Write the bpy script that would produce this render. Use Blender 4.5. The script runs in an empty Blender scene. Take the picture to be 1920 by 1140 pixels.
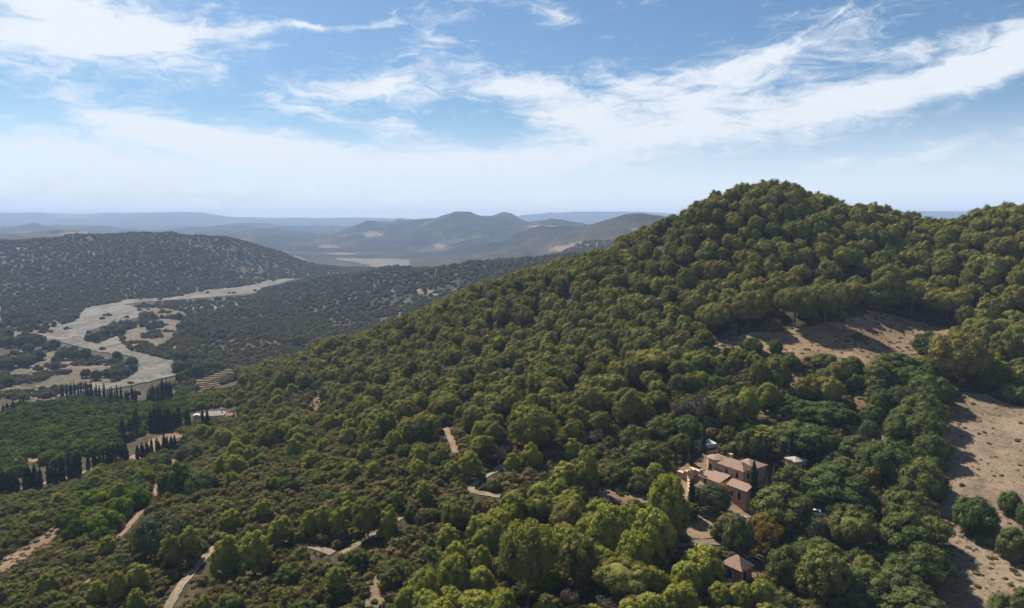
import bpy, math, random
import numpy as np
from mathutils import Vector
from mathutils.geometry import delaunay_2d_cdt
R = math.radians
SC = bpy.context.scene
COL = SC.collection

# ------------------------------------------------------------------ camera
F = 1297.0; CX = 960.0; CY = 570.0; PITCH = R(6.4)
cam_d = bpy.data.cameras.new('camera'); cam = bpy.data.objects.new('camera', cam_d); COL.objects.link(cam)
cam.location = (0, 0, 0); cam.rotation_euler = (R(90) - PITCH, 0, 0)
cam_d.sensor_width = 36.0; cam_d.lens = 36.0 * F / 1920.0
cam_d.clip_start = 1.0; cam_d.clip_end = 80000.0
SC.camera = cam
# ------------------------------------------------------------------ exposure and light
SC.view_settings.view_transform = 'Standard'; SC.view_settings.look = 'None'
SC.view_settings.exposure = 1.12; SC.view_settings.gamma = 1.0
SC.render.engine = 'CYCLES'
SC.cycles.max_bounces = 6; SC.cycles.diffuse_bounces = 2; SC.cycles.transmission_bounces = 3
SC.cycles.volume_bounces = 0; SC.cycles.use_denoising = True
SC.cycles.caustics_reflective = False; SC.cycles.caustics_refractive = False
SUN_AZ = R(-33); SUN_EL = R(44)
sun_d = bpy.data.lights.new('sun', 'SUN'); sun = bpy.data.objects.new('sun', sun_d); COL.objects.link(sun)
sun_d.energy = 5.0; sun_d.angle = R(0.53); sun_d.color = (1.0, 0.92, 0.78)
to_sun = Vector((math.sin(SUN_AZ) * math.cos(SUN_EL), math.cos(SUN_AZ) * math.cos(SUN_EL), math.sin(SUN_EL)))
sun.rotation_euler = to_sun.to_track_quat('Z', 'Y').to_euler()
sun.location = (-300, 300, 400)
SKY_STRENGTH = 0.045
HAZE_DENSITY = 1.15e-4

def px_azel(px, py):
    x = (px - CX) / F; u = (CY - py) / F
    d = Vector((x, math.cos(PITCH) + math.sin(PITCH) * u, -math.sin(PITCH) + math.cos(PITCH) * u)).normalized()
    return math.atan2(d.x, d.y), math.asin(d.z)

# ------------------------------------------------------------------ sky with cirrus
world = bpy.data.worlds.new('World'); SC.world = world; world.use_nodes = True
def build_world():
    nt = world.node_tree; nt.nodes.clear(); L = nt.links.new
    def N(t, **k):
        n = nt.nodes.new(t)
        for a, b in k.items(): setattr(n, a, b)
        return n
    def M(op, a, b=None, c=None, clamp=False):
        n = N('ShaderNodeMath', operation=op, use_clamp=clamp)
        for i, v in enumerate((a, b, c)):
            if v is None: continue
            if isinstance(v, (int, float)): n.inputs[i].default_value = v
            else: L(v, n.inputs[i])
        return n.outputs[0]
    out = N('ShaderNodeOutputWorld'); bg = N('ShaderNodeBackground'); L(bg.outputs[0], out.inputs[0])
    sky = N('ShaderNodeTexSky', sky_type='NISHITA'); sky.sun_disc = False
    sky.sun_elevation = SUN_EL; sky.sun_rotation = SUN_AZ
    sky.altitude = 300; sky.air_density = 1.0; sky.dust_density = 0.6; sky.ozone_density = 1.3
    tc = N('ShaderNodeTexCoord'); sp = N('ShaderNodeSeparateXYZ'); L(tc.outputs['Generated'], sp.inputs[0])
    az = M('ARCTAN2', sp.outputs[0], sp.outputs[1])
    el = M('ARCSINE', sp.outputs[2])
    cb = N('ShaderNodeCombineXYZ'); L(az, cb.inputs[0]); L(el, cb.inputs[1])
    base = cb.outputs[0]
    def noise(vec, scale, detail=6, rough=.55, dist=0.0, rot=0.0, stretch=(1, 1, 1), loc=(0, 0, 0)):
        mp = N('ShaderNodeMapping'); mp.inputs['Scale'].default_value = stretch; mp.inputs['Rotation'].default_value = (0, 0, rot)
        mp.inputs['Location'].default_value = loc
        L(vec, mp.inputs[0]); t = N('ShaderNodeTexNoise'); L(mp.outputs[0], t.inputs['Vector'])
        t.inputs['Scale'].default_value = scale; t.inputs['Detail'].default_value = detail
        t.inputs['Roughness'].default_value = rough; t.inputs['Distortion'].default_value = dist
        return t
    # warp the direction a little so that edges feather out
    w1 = noise(base, 5.0, 5, .6, 0.3, R(-9), (1, 2.2, 1))
    sub = N('ShaderNodeVectorMath', operation='SUBTRACT'); L(w1.outputs['Color'], sub.inputs[0]); sub.inputs[1].default_value = (.5, .5, .5)
    mul = N('ShaderNodeVectorMath', operation='MULTIPLY'); L(sub.outputs[0], mul.inputs[0]); mul.inputs[1].default_value = (.16, .06, 0)
    add = N('ShaderNodeVectorMath', operation='ADD'); L(base, add.inputs[0]); L(mul.outputs[0], add.inputs[1])
    warped = add.outputs[0]
    blobs = [  # px, py, rx, ry, tilt deg (up to the right), amount
        (130, 40, 360, 120, 3, 1.25), (330, 70, 110, 110, 40, .35), (600, 42, 210, 17, 6, .75), (735, 18, 60, 26, 35, .5),
        (820, 60, 170, 95, 60, .55), (1030, 26, 55, 17, 0, .7), (930, 8, 180, 22, -5, .35),
        (255, 225, 200, 42, -14, .95), (440, 270, 260, 48, -10, 1.0), (690, 168, 200, 34, -2, .95), (600, 215, 150, 34, -12, .6),
        (740, 240, 170, 70, -8, .6), (960, 165, 135, 42, -6, 1.05), (1060, 215, 150, 60, -15, .8),
        (650, 312, 620, 52, -2, .95), (1000, 300, 420, 62, 2, .9), (1250, 250, 330, 66, 6, 1.0),
        (1330, 175, 380, 56, 9, .95), (1430, 105, 360, 40, 11, .85), (1600, 210, 400, 48, 6, .8), (1560, 30, 120, 10, 22, .5),
        (1700, 150, 330, 52, 11, .85), (1880, 115, 170, 60, 20, .95), (1180, 150, 120, 28, -3, .5),
        (1720, 285, 330, 26, 7, .5), (1480, 310, 230, 22, 6, .35), (1850, 320, 200, 20, 0, .35),
        (120, 330, 420, 75, 2, .75), (500, 370, 760, 45, 0, .55), (15, 215, 60, 12, 0, .4), (60, 275, 160, 20, -5, .4),
        (620, 252, 75, 17, -4, -1.0), (1170, 128, 32, 14, 0, -.5), (490, 322, 70, 10, 0, -.4),
        (880, 250, 60, 26, -10, -.45), (330, 290, 80, 16, -15, -.4), (1330, 350, 300, 30, 0, -.25)]
    tot = None
    for (px, py, rx, ry, tilt, amt) in blobs:
        a0, e0 = px_azel(px, py)
        mp = N('ShaderNodeMapping', vector_type='TEXTURE')
        mp.inputs['Location'].default_value = (a0, e0, 0); mp.inputs['Rotation'].default_value = (0, 0, R(tilt))
        mp.inputs['Scale'].default_value = (rx / F * 1.25, ry / F * 1.25, 1)
        L(warped, mp.inputs[0])
        g = N('ShaderNodeTexGradient', gradient_type='QUADRATIC_SPHERE'); L(mp.outputs[0], g.inputs[0])
        tot = M('MULTIPLY_ADD', g.outputs['Fac'], amt * 2.25, tot if tot is not None else 0.0)
    streak = noise(warped, 4.0, 10, .62, .9, R(-8), (1, 4.5, 1), (3.1, 1.7, 0))
    fine = noise(warped, 22.0, 9, .70, .8, R(-14), (1, 3.2, 1), (7.3, .4, 0))
    puff = noise(warped, 9.0, 9, .6, .4, R(-6), (1, 2.0, 1), (1.3, 4.4, 0))
    n1 = M('MULTIPLY_ADD', fine.outputs['Fac'], 1.25, M('MULTIPLY_ADD', streak.outputs['Fac'], 1.0, M('MULTIPLY', puff.outputs['Fac'], .8)))
    n2 = M('MULTIPLY', M('SUBTRACT', n1, 1.54), 2.9)        # about -0.5 .. 0.5
    far = M('GREATER_THAN', sp.outputs[1], 0.25)             # beyond the part the clouds were laid out for: thin streaks only
    thin = M('MULTIPLY', M('SUBTRACT', 1.0, far), .45)
    dens = M('ADD', M('ADD', tot, thin), n2)
    mr = N('ShaderNodeMapRange', interpolation_type='SMOOTHSTEP'); L(dens, mr.inputs[0])
    mr.inputs[1].default_value = .12; mr.inputs[2].default_value = 2.05; mr.inputs[3].default_value = 0; mr.inputs[4].default_value = .93
    # pale band of haze low on the sky
    hz = N('ShaderNodeMapRange', interpolation_type='SMOOTHSTEP'); L(el, hz.inputs[0])
    hz.inputs[1].default_value = -.02; hz.inputs[2].default_value = .17; hz.inputs[3].default_value = .92; hz.inputs[4].default_value = 0
    mix0 = N('ShaderNodeMix', data_type='RGBA'); L(hz.outputs[0], mix0.inputs[0])
    tint = N('ShaderNodeMix', data_type='RGBA', blend_type='MULTIPLY'); tint.inputs[0].default_value = 1; L(sky.outputs[0], tint.inputs[6]); tint.inputs[7].default_value = SKYTINT; L(tint.outputs[2], mix0.inputs[6])
    mix0.inputs[7].default_value = HZCOL
    mix = N('ShaderNodeMix', data_type='RGBA'); L(mr.outputs[0], mix.inputs[0]); L(mix0.outputs[2], mix.inputs[6])
    mix.inputs[7].default_value = CLOUDCOL
    L(mix.outputs[2], bg.inputs[0]); bg.inputs[1].default_value = SKY_STRENGTH
    world.cycles.sampling_method = 'MANUAL'; world.cycles.sample_map_resolution = 512
SKYTINT = (.58, .79, .94, 1); HZCOL = (12.8, 13.2, 13.8, 1); CLOUDCOL = (9.5, 9.9, 10.3, 1)
build_world()

# ------------------------------------------------------------------ noise
def _hash(ix, iy, seed):
    h = (ix.astype(np.int64) * 374761393 + iy.astype(np.int64) * 668265263 + seed * 982451653) & 0xffffffff
    h = ((h ^ (h >> 13)) * 1274126177) & 0xffffffff
    return ((h ^ (h >> 16)) & 0xffff) / 65535.0
def vnoise(x, y, seed=0):
    ix = np.floor(x); iy = np.floor(y); fx = x - ix; fy = y - iy
    fx = fx * fx * fx * (fx * (fx * 6 - 15) + 10); fy = fy * fy * fy * (fy * (fy * 6 - 15) + 10)
    a = _hash(ix, iy, seed); b = _hash(ix + 1, iy, seed); c = _hash(ix, iy + 1, seed); d = _hash(ix + 1, iy + 1, seed)
    return (a + (b - a) * fx) * (1 - fy) + (c + (d - c) * fx) * fy
def fbm(x, y, oct=4, seed=0, ridge=False):
    s = 0; a = 1; t = 0
    for o in range(oct):
        n = vnoise(x, y, seed + o * 17)
        if ridge: n = 1 - np.abs(2 * n - 1)
        s = s + a * n; t += a; a *= .5; x = x * 2.03 + 11.3; y = y * 2.03 - 7.1
    return s / t

# ------------------------------------------------------------------ terrain: one polar sheet, heights by a thin-plate spline
def gz(py): return math.tan(math.atan((CY - py) / F) - PITCH)
PROF = {  # picture column of the survey line: (forward metres, height if < 300 else sight line)
 -220: [(40,-60),(70,-64),(120,-72),(180,-82),(250,-92),(330,-102),(420,-111),(520,-118),(700,-120),(850,-118),(1050,-90),(1350,-40),(1800,-60),(2600,-30),(4000,-60),(7000,20),(12000,120)],
 0: [(40,-60),(70,-62),(110,-68),(165,-78),(220,-86),(300,-96),(400,-108),(500,-117),(600,-120),(750,-120),(900,-118),(1080,-100),(1300,-72),(1600,456),(2000,-76),(2600,439),(3500,-60),(5000,-10),(6500,-20),(11000,408)],
 150: [(40,-60),(70,-62),(110,-67),(165,-74),(220,-83),(300,-95),(400,-107),(500,-117),(600,-120),(750,-120),(900,-120),(1100,-110),(1350,-72),(1650,447),(2100,-78),(2800,441),(3600,-60),(6000,-30),(11000,414)],
 300: [(40,-60),(70,-62),(110,-66),(165,-70),(220,-80),(300,-92),(400,-105),(480,-116),(600,-120),(1000,-120),(1180,-117),(1400,-80),(1680,444),(2200,-82),(3200,-75),(4500,438),(5500,-60),(11000,407)],
 375: [(4300,-70),(5200,427),(6500,-60)], 525: [(4200,-72),(5100,431),(6300,-50)], 675: [(3900,455),(4600,424),(5800,-40)],
 450: [(40,-60),(110,-65),(165,-66),(220,-76),(300,-86),(370,-90),(430,-95),(520,-114),(650,-121),(1200,-119),(1350,-117),(1550,-95),(1780,460),(2300,-85),(3200,-80),(4500,437),(7000,423),(8500,-30),(12000,409)],
 600: [(40,-60),(110,-64),(165,-64),(220,-72),(300,-80),(350,-76),(395,-73),(470,-97),(600,-118),(900,-118),(1150,-104),(1320,524),(1600,-117),(1800,-104),(2050,-114),(2400,-118),(2700,-118),(3300,476),(4200,447),(5500,442),(6500,428),(8000,-40),(12000,410)],
 750: [(40,-60),(110,-63),(165,-62),(220,-66),(300,-66),(385,-57),(470,-80),(600,-106),(750,-112),(900,-104),(1100,-88),(1250,504),(1400,-98),(1700,-117),(2300,-118),(2750,-117),(3300,478),(4000,450),(4800,414),(6500,-40),(12000,412)],
 900: [(40,-60),(110,-63),(165,-61),(220,-60),(300,-53),(370,-38),(470,-62),(600,-88),(800,-86),(1000,-76),(1130,492),(1350,-88),(1700,-102),(2200,-108),(2800,-105),(3200,463),(4000,430),(4600,409),(5500,-20),(8000,-20),(12000,412)],
 860: [(3300,470),(4000,440),(4350,404.5),(5300,-20)],
 925: [(4450,411),(4560,410)], 945: [(3300,460),(4050,430),(4560,402.5),(5500,-15)], 965: [(4560,410)], 1000: [(2900,440),(3300,428),(4300,414)],
 1130: [(2100,440),(2600,417),(3300,-20)], 1215: [(2500,406)], 1240: [(2500,412)],
 1050: [(40,-60),(110,-63),(165,-60),(220,-54),(300,-42),(365,-24),(480,-52),(650,-74),(900,-62),(1030,479),(1250,-64),(1600,-82),(2200,-72),(2700,440),(3100,424),(3600,-20),(4500,417),(6000,-40),(12000,401)],
 1200: [(40,-60),(90,-62),(130,-62),(165,-60),(220,-50),(300,-30),(352,-9),(450,-36),(700,-62),(1000,-54),(1500,-50),(2000,440),(2600,412),(3400,-25),(6000,-40),(12000,400)],
 1350: [(40,-60),(90,-63),(140,-63),(180,-54),(220,-45),(260,-33),(300,-14),(338,10),(430,-20),(700,-60),(1500,-50),(3000,-30),(6000,-40),(12000,405)],
 1470: [(40,-60),(90,-64),(140,-64),(180,-54),(215,-43),(230,-40),(260,-29),(300,-8),(338,14),(430,-15),(700,-60),(3000,-30),(12000,399)],
 1650: [(40,-60),(90,-65),(140,-62),(180,-51),(215,-42),(240,-37),(280,-20),(322,2),(400,-14),(700,-60),(3000,-40),(12000,394)],
 1740: [(40,-60),(85,-65),(140,-60),(180,-50),(215,-43),(250,-35),(272,-24),(305,-8),(400,-22),(700,-60),(3000,-40),(12000,390)],
 1850: [(40,-60),(80,-66),(110,-64),(140,-58),(185,-48),(215,-41),(250,-27),(290,-4),(350,-1),(450,-22),(700,-60),(3000,-40),(12000,391)],
 2000: [(40,-60),(80,-66),(140,-56),(185,-46),(215,-39),(250,-22),(290,-2),(350,3),(450,-20),(700,-60),(3000,-40),(12000,396)],
 2300: [(40,-60),(80,-66),(140,-50),(200,-36),(260,-14),(320,8),(450,0),(700,-50),(3000,-40),(12000,396)]}
cp = []
for px, rows in PROF.items():
    a = (px - CX) / F * .995
    for (Y, v) in rows:
        cp.append((a, math.log(Y), gz(v) if v >= 300 else v / Y))
for Y, v in ((50, -62), (120, -66), (300, -80), (700, -110), (1500, -70), (4000, -40), (12000, 60)):
    cp.append((-1.35, math.log(Y), v / Y)); cp.append((1.35, math.log(Y), v / Y + .01))
cp = np.array(cp)
SX = 1.0; SYL = 0.42      # how the spline weighs azimuth against log distance
def tps_fit(P, lam=2e-5):
    A = np.c_[P[:, 0] * SX, P[:, 1] * SYL]; n = len(A)
    d2 = ((A[:, None] - A[None]) ** 2).sum(-1)
    K = np.sqrt(d2 + 1e-6)     # biharmonic-like linear kernel, slightly rounded
    T = np.c_[np.ones(n), A]
    M = np.zeros((n + 3, n + 3)); M[:n, :n] = K + lam * np.eye(n); M[:n, n:] = T; M[n:, :n] = T.T
    w = np.linalg.solve(M, np.r_[P[:, 2], 0, 0, 0])
    return A, w
TA, TW = tps_fit(cp)
NA, NL = 640, 760
GA = np.linspace(-1.2, 1.2, NA); GL = np.linspace(math.log(24.0), math.log(13800.0), NL)
def tps(a, l):
    o = np.full(a.shape, TW[-3]) + TW[-2] * a * SX + TW[-1] * l * SYL
    for (pa, pl), w in zip(TA, TW[:-3]):
        o += w * np.sqrt((a * SX - pa) ** 2 + (l * SYL - pl) ** 2 + 1.2e-3)
    return o
def tps_fit2(P):
    A = np.c_[P[:, 0] * SX, P[:, 1] * SYL]; n = len(A)
    K = np.sqrt(((A[:, None] - A[None]) ** 2).sum(-1) + 1.2e-3)
    T = np.c_[np.ones(n), A]
    M = np.zeros((n + 3, n + 3)); M[:n, :n] = K + 2e-6 * np.eye(n); M[:n, n:] = T; M[n:, :n] = T.T
    return A, np.linalg.solve(M, np.r_[P[:, 2], 0, 0, 0])
TA, TW = tps_fit2(cp)
AA, LL = np.meshgrid(GA, GL)            # rows = distance
G = tps(AA, LL)
YY = np.exp(LL); XX = AA * YY; ZZ = G * YY
# relief: small gullies near, rolling country far away
amp = np.interp(LL, np.log([60, 150, 400, 900, 1600, 3500, 8000, 15000]), [.5, .9, 1.8, 8, 19, 36, 42, 50])
wl = np.interp(LL, np.log([60, 400, 900, 3500, 12000]), [38, 60, 150, 420, 900])
lay = np.zeros_like(ZZ)
for wv, lo, hi in ((40, 0, 700), (150, 350, 2600), (420, 1300, 16000), (1100, 3000, 16000)):
    wgt = np.clip((YY - lo) / (lo * .5 + 1), 0, 1) * np.clip((hi - YY) / (hi * .4), 0, 1)
    lay += wgt * (fbm(XX / wv, YY / wv, 5, int(wv), ridge=(wv > 100)) - (.62 if wv > 100 else .5)) * np.minimum(amp * 2, wv * .16) * 1.15
# flatten the valley floor
def in_poly(x, y, poly):
    x = np.asarray(x, float); y = np.asarray(y, float); r = np.zeros(x.shape, bool); n = len(poly)
    for i in range(n):
        x1, y1 = poly[i]; x2, y2 = poly[(i + 1) % n]
        if y1 == y2: continue
        c = ((y1 > y) != (y2 > y)) & (x < (x2 - x1) * (y - y1) / (y2 - y1) + x1); r ^= c
    return r
floor = np.clip((ZZ + 119) / 22, 0, 1); near = YY < 3300
lay = np.where(near & (YY > 420), lay * floor, lay)
ZZ = ZZ + lay
ZZ = np.where(YY > 12200, ZZ - (YY - 12200) * .12, ZZ)
ZZ = np.where((YY > 2500) & (ZZ > .021 * YY), .021 * YY + (ZZ - .021 * YY) * .1, ZZ)
ZZ = np.minimum(ZZ, np.where(YY > 2500, 275.0, 1e4))
ZZ = np.where((YY > 430) & near & (ZZ < -119.5), -119.5 + (ZZ + 119.5) * .05, ZZ)
GG = ZZ / YY
def H(x, y):
    """ground height under a point"""
    x = np.asarray(x, float); y = np.maximum(np.asarray(y, float), 25.0)
    fa = np.clip((x / y - GA[0]) / (GA[1] - GA[0]), 0, NA - 1.001); fl = np.clip((np.log(y) - GL[0]) / (GL[1] - GL[0]), 0, NL - 1.001)
    i = fa.astype(int); j = fl.astype(int); u = fa - i; v = fl - j
    return (ZZ[j, i] * (1 - u) + ZZ[j, i + 1] * u) * (1 - v) + (ZZ[j + 1, i] * (1 - u) + ZZ[j + 1, i + 1] * u) * v
def project(x, y, z):
    d = y * math.cos(PITCH) - z * math.sin(PITCH); u = y * math.sin(PITCH) + z * math.cos(PITCH)
    return CX + F * x / d, CY - F * u / d
def depth(x, y, z): return y * math.cos(PITCH) - z * math.sin(PITCH)
def ground(px, py, ymin=30, ymax=15000, z=None):
    """where a line of sight meets the ground (first hit beyond ymin)"""
    u = (CY - py) / F; yc = math.cos(PITCH) + math.sin(PITCH) * u; g = (-math.sin(PITCH) + math.cos(PITCH) * u) / yc; a = (px - CX) / F / yc
    if z is not None: Y = z / g; return Vector((a * Y, Y, z))
    ls = np.linspace(math.log(ymin), math.log(ymax), 3000); Ys = np.exp(ls); hz = H(a * Ys, Ys) / Ys
    k = np.argmax(hz >= g)
    if hz[k] < g: k = int(np.argmax(hz))
    if k > 0:
        t = (g - hz[k - 1]) / max(hz[k] - hz[k - 1], 1e-9); Y = math.exp(ls[k - 1] + (ls[1] - ls[0]) * min(max(t, 0), 1))
    else: Y = Ys[0]
    return Vector((a * Y, Y, float(H(a * Y, Y))))
RUN = np.maximum.accumulate(GG, axis=0)   # highest sight line so far, per direction
def hidden(x, y, z):
    """angle by which a point lies below the ground in front of it (positive = hidden)"""
    fa = np.clip(np.rint((x / y - GA[0]) / (GA[1] - GA[0])), 0, NA - 1).astype(int); j = np.clip(((np.log(y) - GL[0]) / (GL[1] - GL[0])).astype(int), 0, NL - 1)
    return RUN[j, fa] - z / y

# ------------------------------------------------------------------ materials
def mat(name):
    m = bpy.data.materials.new(name); m.use_nodes = True; nt = m.node_tree; nt.nodes.clear(); return m, nt
class NB:
    def __init__(s, name): s.m, s.nt = mat(name)
    def N(s, t, **k):
        n = s.nt.nodes.new(t)
        for a, b in k.items(): setattr(n, a, b)
        return n
    def L(s, a, b): s.nt.links.new(a, b)
    def noise(s, scale, detail=4, rough=.55, coord='Object', dist=0, stretch=None):
        tc = s.N('ShaderNodeTexCoord'); t = s.N('ShaderNodeTexNoise'); src = tc.outputs[coord]
        if stretch:
            mp = s.N('ShaderNodeMapping'); mp.inputs['Scale'].default_value = stretch; s.L(src, mp.inputs[0]); src = mp.outputs[0]
        s.L(src, t.inputs['Vector'])
        t.inputs['Scale'].default_value = scale; t.inputs['Detail'].default_value = detail; t.inputs['Roughness'].default_value = rough
        t.inputs['Distortion'].default_value = dist; return t.outputs['Fac']
    def ramp(s, fac, stops, interp='LINEAR'):
        r = s.N('ShaderNodeValToRGB'); r.color_ramp.interpolation = interp; e = r.color_ramp.elements
        while len(e) < len(stops): e.new(.5)
        for k, (p, c) in enumerate(stops):
            e[k].position = p; e[k].color = (*c, 1) if len(c) == 3 else c
        s.L(fac, r.inputs[0]); return r.outputs[0]
    def mix(s, fac, a, b, mode='MIX'):
        n = s.N('ShaderNodeMix', data_type='RGBA', blend_type=mode)
        for i, v in ((0, fac), (6, a), (7, b)):
            if isinstance(v, (int, float)): n.inputs[i].default_value = v
            elif isinstance(v, tuple): n.inputs[i].default_value = (*v, 1)
            else: s.L(v, n.inputs[i])
        return n.outputs[2]
    def math(s, op, a, b=0.0, clamp=False):
        n = s.N('ShaderNodeMath', operation=op, use_clamp=clamp)
        for i, v in ((0, a), (1, b)):
            if isinstance(v, (int, float)): n.inputs[i].default_value = v
            else: s.L(v, n.inputs[i])
        return n.outputs[0]
    def attr(s, name): n = s.N('ShaderNodeAttribute', attribute_name=name); return n.outputs['Fac']
    def finish(s, col, rough=.9, bump=None, bumpd=.5, bumps=.6, metal=0, spec=.2, emis=None):
        p = s.N('ShaderNodeBsdfPrincipled'); o = s.N('ShaderNodeOutputMaterial'); s.L(p.outputs[0], o.inputs[0])
        if isinstance(col, tuple): p.inputs['Base Color'].default_value = (*col, 1)
        else: s.L(col, p.inputs['Base Color'])
        p.inputs['Roughness'].default_value = rough; p.inputs['Metallic'].default_value = metal; p.inputs['Specular IOR Level'].default_value = spec
        if bump is not None:
            b = s.N('ShaderNodeBump'); b.inputs['Distance'].default_value = bumpd; b.inputs['Strength'].default_value = bumps
            s.L(bump, b.inputs['Height']); s.L(b.outputs[0], p.inputs['Normal'])
        return s.m

def foliage(name, tints, trans=.22, tcol=1.5, noise_scale=.5, gloss=.0):
    """leaves: each plant takes its own tint, with lighter and duller sprays inside it"""
    b = NB(name); oi = b.N('ShaderNodeObjectInfo')
    n = len(tints); base = b.ramp(oi.outputs['Random'], [(i / max(n - 1, 1), t) for i, t in enumerate(tints)])
    nz = b.noise(noise_scale, 3, .6)
    v = b.ramp(nz, [(.3, (.62, .66, .60)), (.55, (1, 1, 1)), (.75, (1.35, 1.25, .95))])
    col = b.mix(1.0, base, v, 'MULTIPLY')
    d = b.N('ShaderNodeBsdfDiffuse'); b.L(col, d.inputs[0])
    t = b.N('ShaderNodeBsdfTranslucent'); tc = b.mix(1.0, col, (tcol * 1.05, tcol, tcol * .45), 'MULTIPLY'); b.L(tc, t.inputs[0])
    m1 = b.N('ShaderNodeMixShader'); m1.inputs[0].default_value = trans; b.L(d.outputs[0], m1.inputs[1]); b.L(t.outputs[0], m1.inputs[2])
    g = b.N('ShaderNodeBsdfGlossy'); g.inputs['Roughness'].default_value = .55; g.inputs[0].default_value = (.8, .85, .8, 1)
    m2 = b.N('ShaderNodeMixShader'); m2.inputs[0].default_value = gloss; b.L(m1.outputs[0], m2.inputs[1]); b.L(g.outputs[0], m2.inputs[2])
    o = b.N('ShaderNodeOutputMaterial'); b.L(m2.outputs[0], o.inputs[0]); return b.m
MT = {}
MT['pine'] = foliage('pine_needles', [(0.159, 0.1574, 0.0428), (0.1161, 0.1275, 0.041), (0.1901, 0.1773, 0.0465), (0.1068, 0.1171, 0.04), (0.1718, 0.1531, 0.0446), (0.1422, 0.1565, 0.0428), (0.1722, 0.1479, 0.0501)])
MT['pine_bright'] = foliage('young_pine_needles', [(0.2067, 0.2165, 0.0422), (0.2282, 0.2294, 0.0475), (0.1786, 0.1971, 0.0396)])
MT['oak'] = foliage('oak_leaves', [(0.0689, 0.0931, 0.0314), (0.088, 0.11, 0.0347), (0.1019, 0.1185, 0.0408), (0.0744, 0.0987, 0.0347), (0.113, 0.1241, 0.0408)], trans=.25)
MT['olive'] = foliage('olive_leaves', [(0.1045, 0.121, 0.0682), (0.0935, 0.11, 0.0605), (0.0858, 0.1045, 0.0638)], trans=.25, tcol=1.2)
MT['shrub'] = foliage('maquis_leaves', [(0.0772, 0.0783, 0.0277), (0.0987, 0.0896, 0.0337), (0.0729, 0.0783, 0.0277), (0.1288, 0.097, 0.0457), (0.0901, 0.097, 0.0277), (0.1502, 0.1083, 0.0594), (0.1075, 0.1083, 0.0318)], trans=.22)
MT['shrub_far'] = foliage('far_maquis_leaves', [(0.0863, 0.0805, 0.0442), (0.0999, 0.089, 0.0469), (0.0792, 0.0775, 0.0469), (0.1102, 0.089, 0.0553)], trans=.15)
MT['citrus'] = foliage('citrus_leaves', [(0.0633, 0.088, 0.0242), (0.0963, 0.1265, 0.029), (0.044, 0.0633, 0.0218), (0.121, 0.143, 0.0339), (0.0742, 0.1018, 0.0266), (0.055, 0.077, 0.0242)], trans=.18)
MT['citrus_bright'] = foliage('bright_citrus_leaves', [(0.138, 0.175, 0.0176), (0.108, 0.1475, 0.0176), (0.078, 0.115, 0.0176), (0.06, 0.0925, 0.0176)], trans=.25)
MT['cypress'] = foliage('cypress_leaves', [(0.03, 0.045, 0.021), (0.036, 0.054, 0.024), (0.027, 0.042, 0.0225)], trans=.08)
MT['straw'] = foliage('dry_straw', [(.15, .125, .06), (.10, .095, .04), (.19, .15, .085), (.08, .075, .035)], trans=.1, tcol=1.0)
MT['orange'] = foliage('autumn_leaves', [(0.184, 0.126, 0.027), (0.168, 0.117, 0.027)], trans=.4, tcol=1.2)
MT['dead'] = foliage('dry_twigs', [(.12, .095, .075), (.13, .085, .07), (.10, .085, .07)], trans=.05, tcol=1.0)
MT['bark'] = NB('bark'); b = MT['bark']; MT['bark'] = b.finish(b.ramp(b.noise(2.5, 5, .6, stretch=(4, 4, .6)), [(.3, (.06, .045, .035)), (.7, (.14, .11, .09))]), .95)
MT['palebark'] = NB('pale_bark'); b = MT['palebark']; MT['palebark'] = b.finish(b.ramp(b.noise(2.5, 5, .6, stretch=(4, 4, .6)), [(.3, (.14, .12, .10)), (.7, (.27, .24, .21))]), .95)

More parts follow.
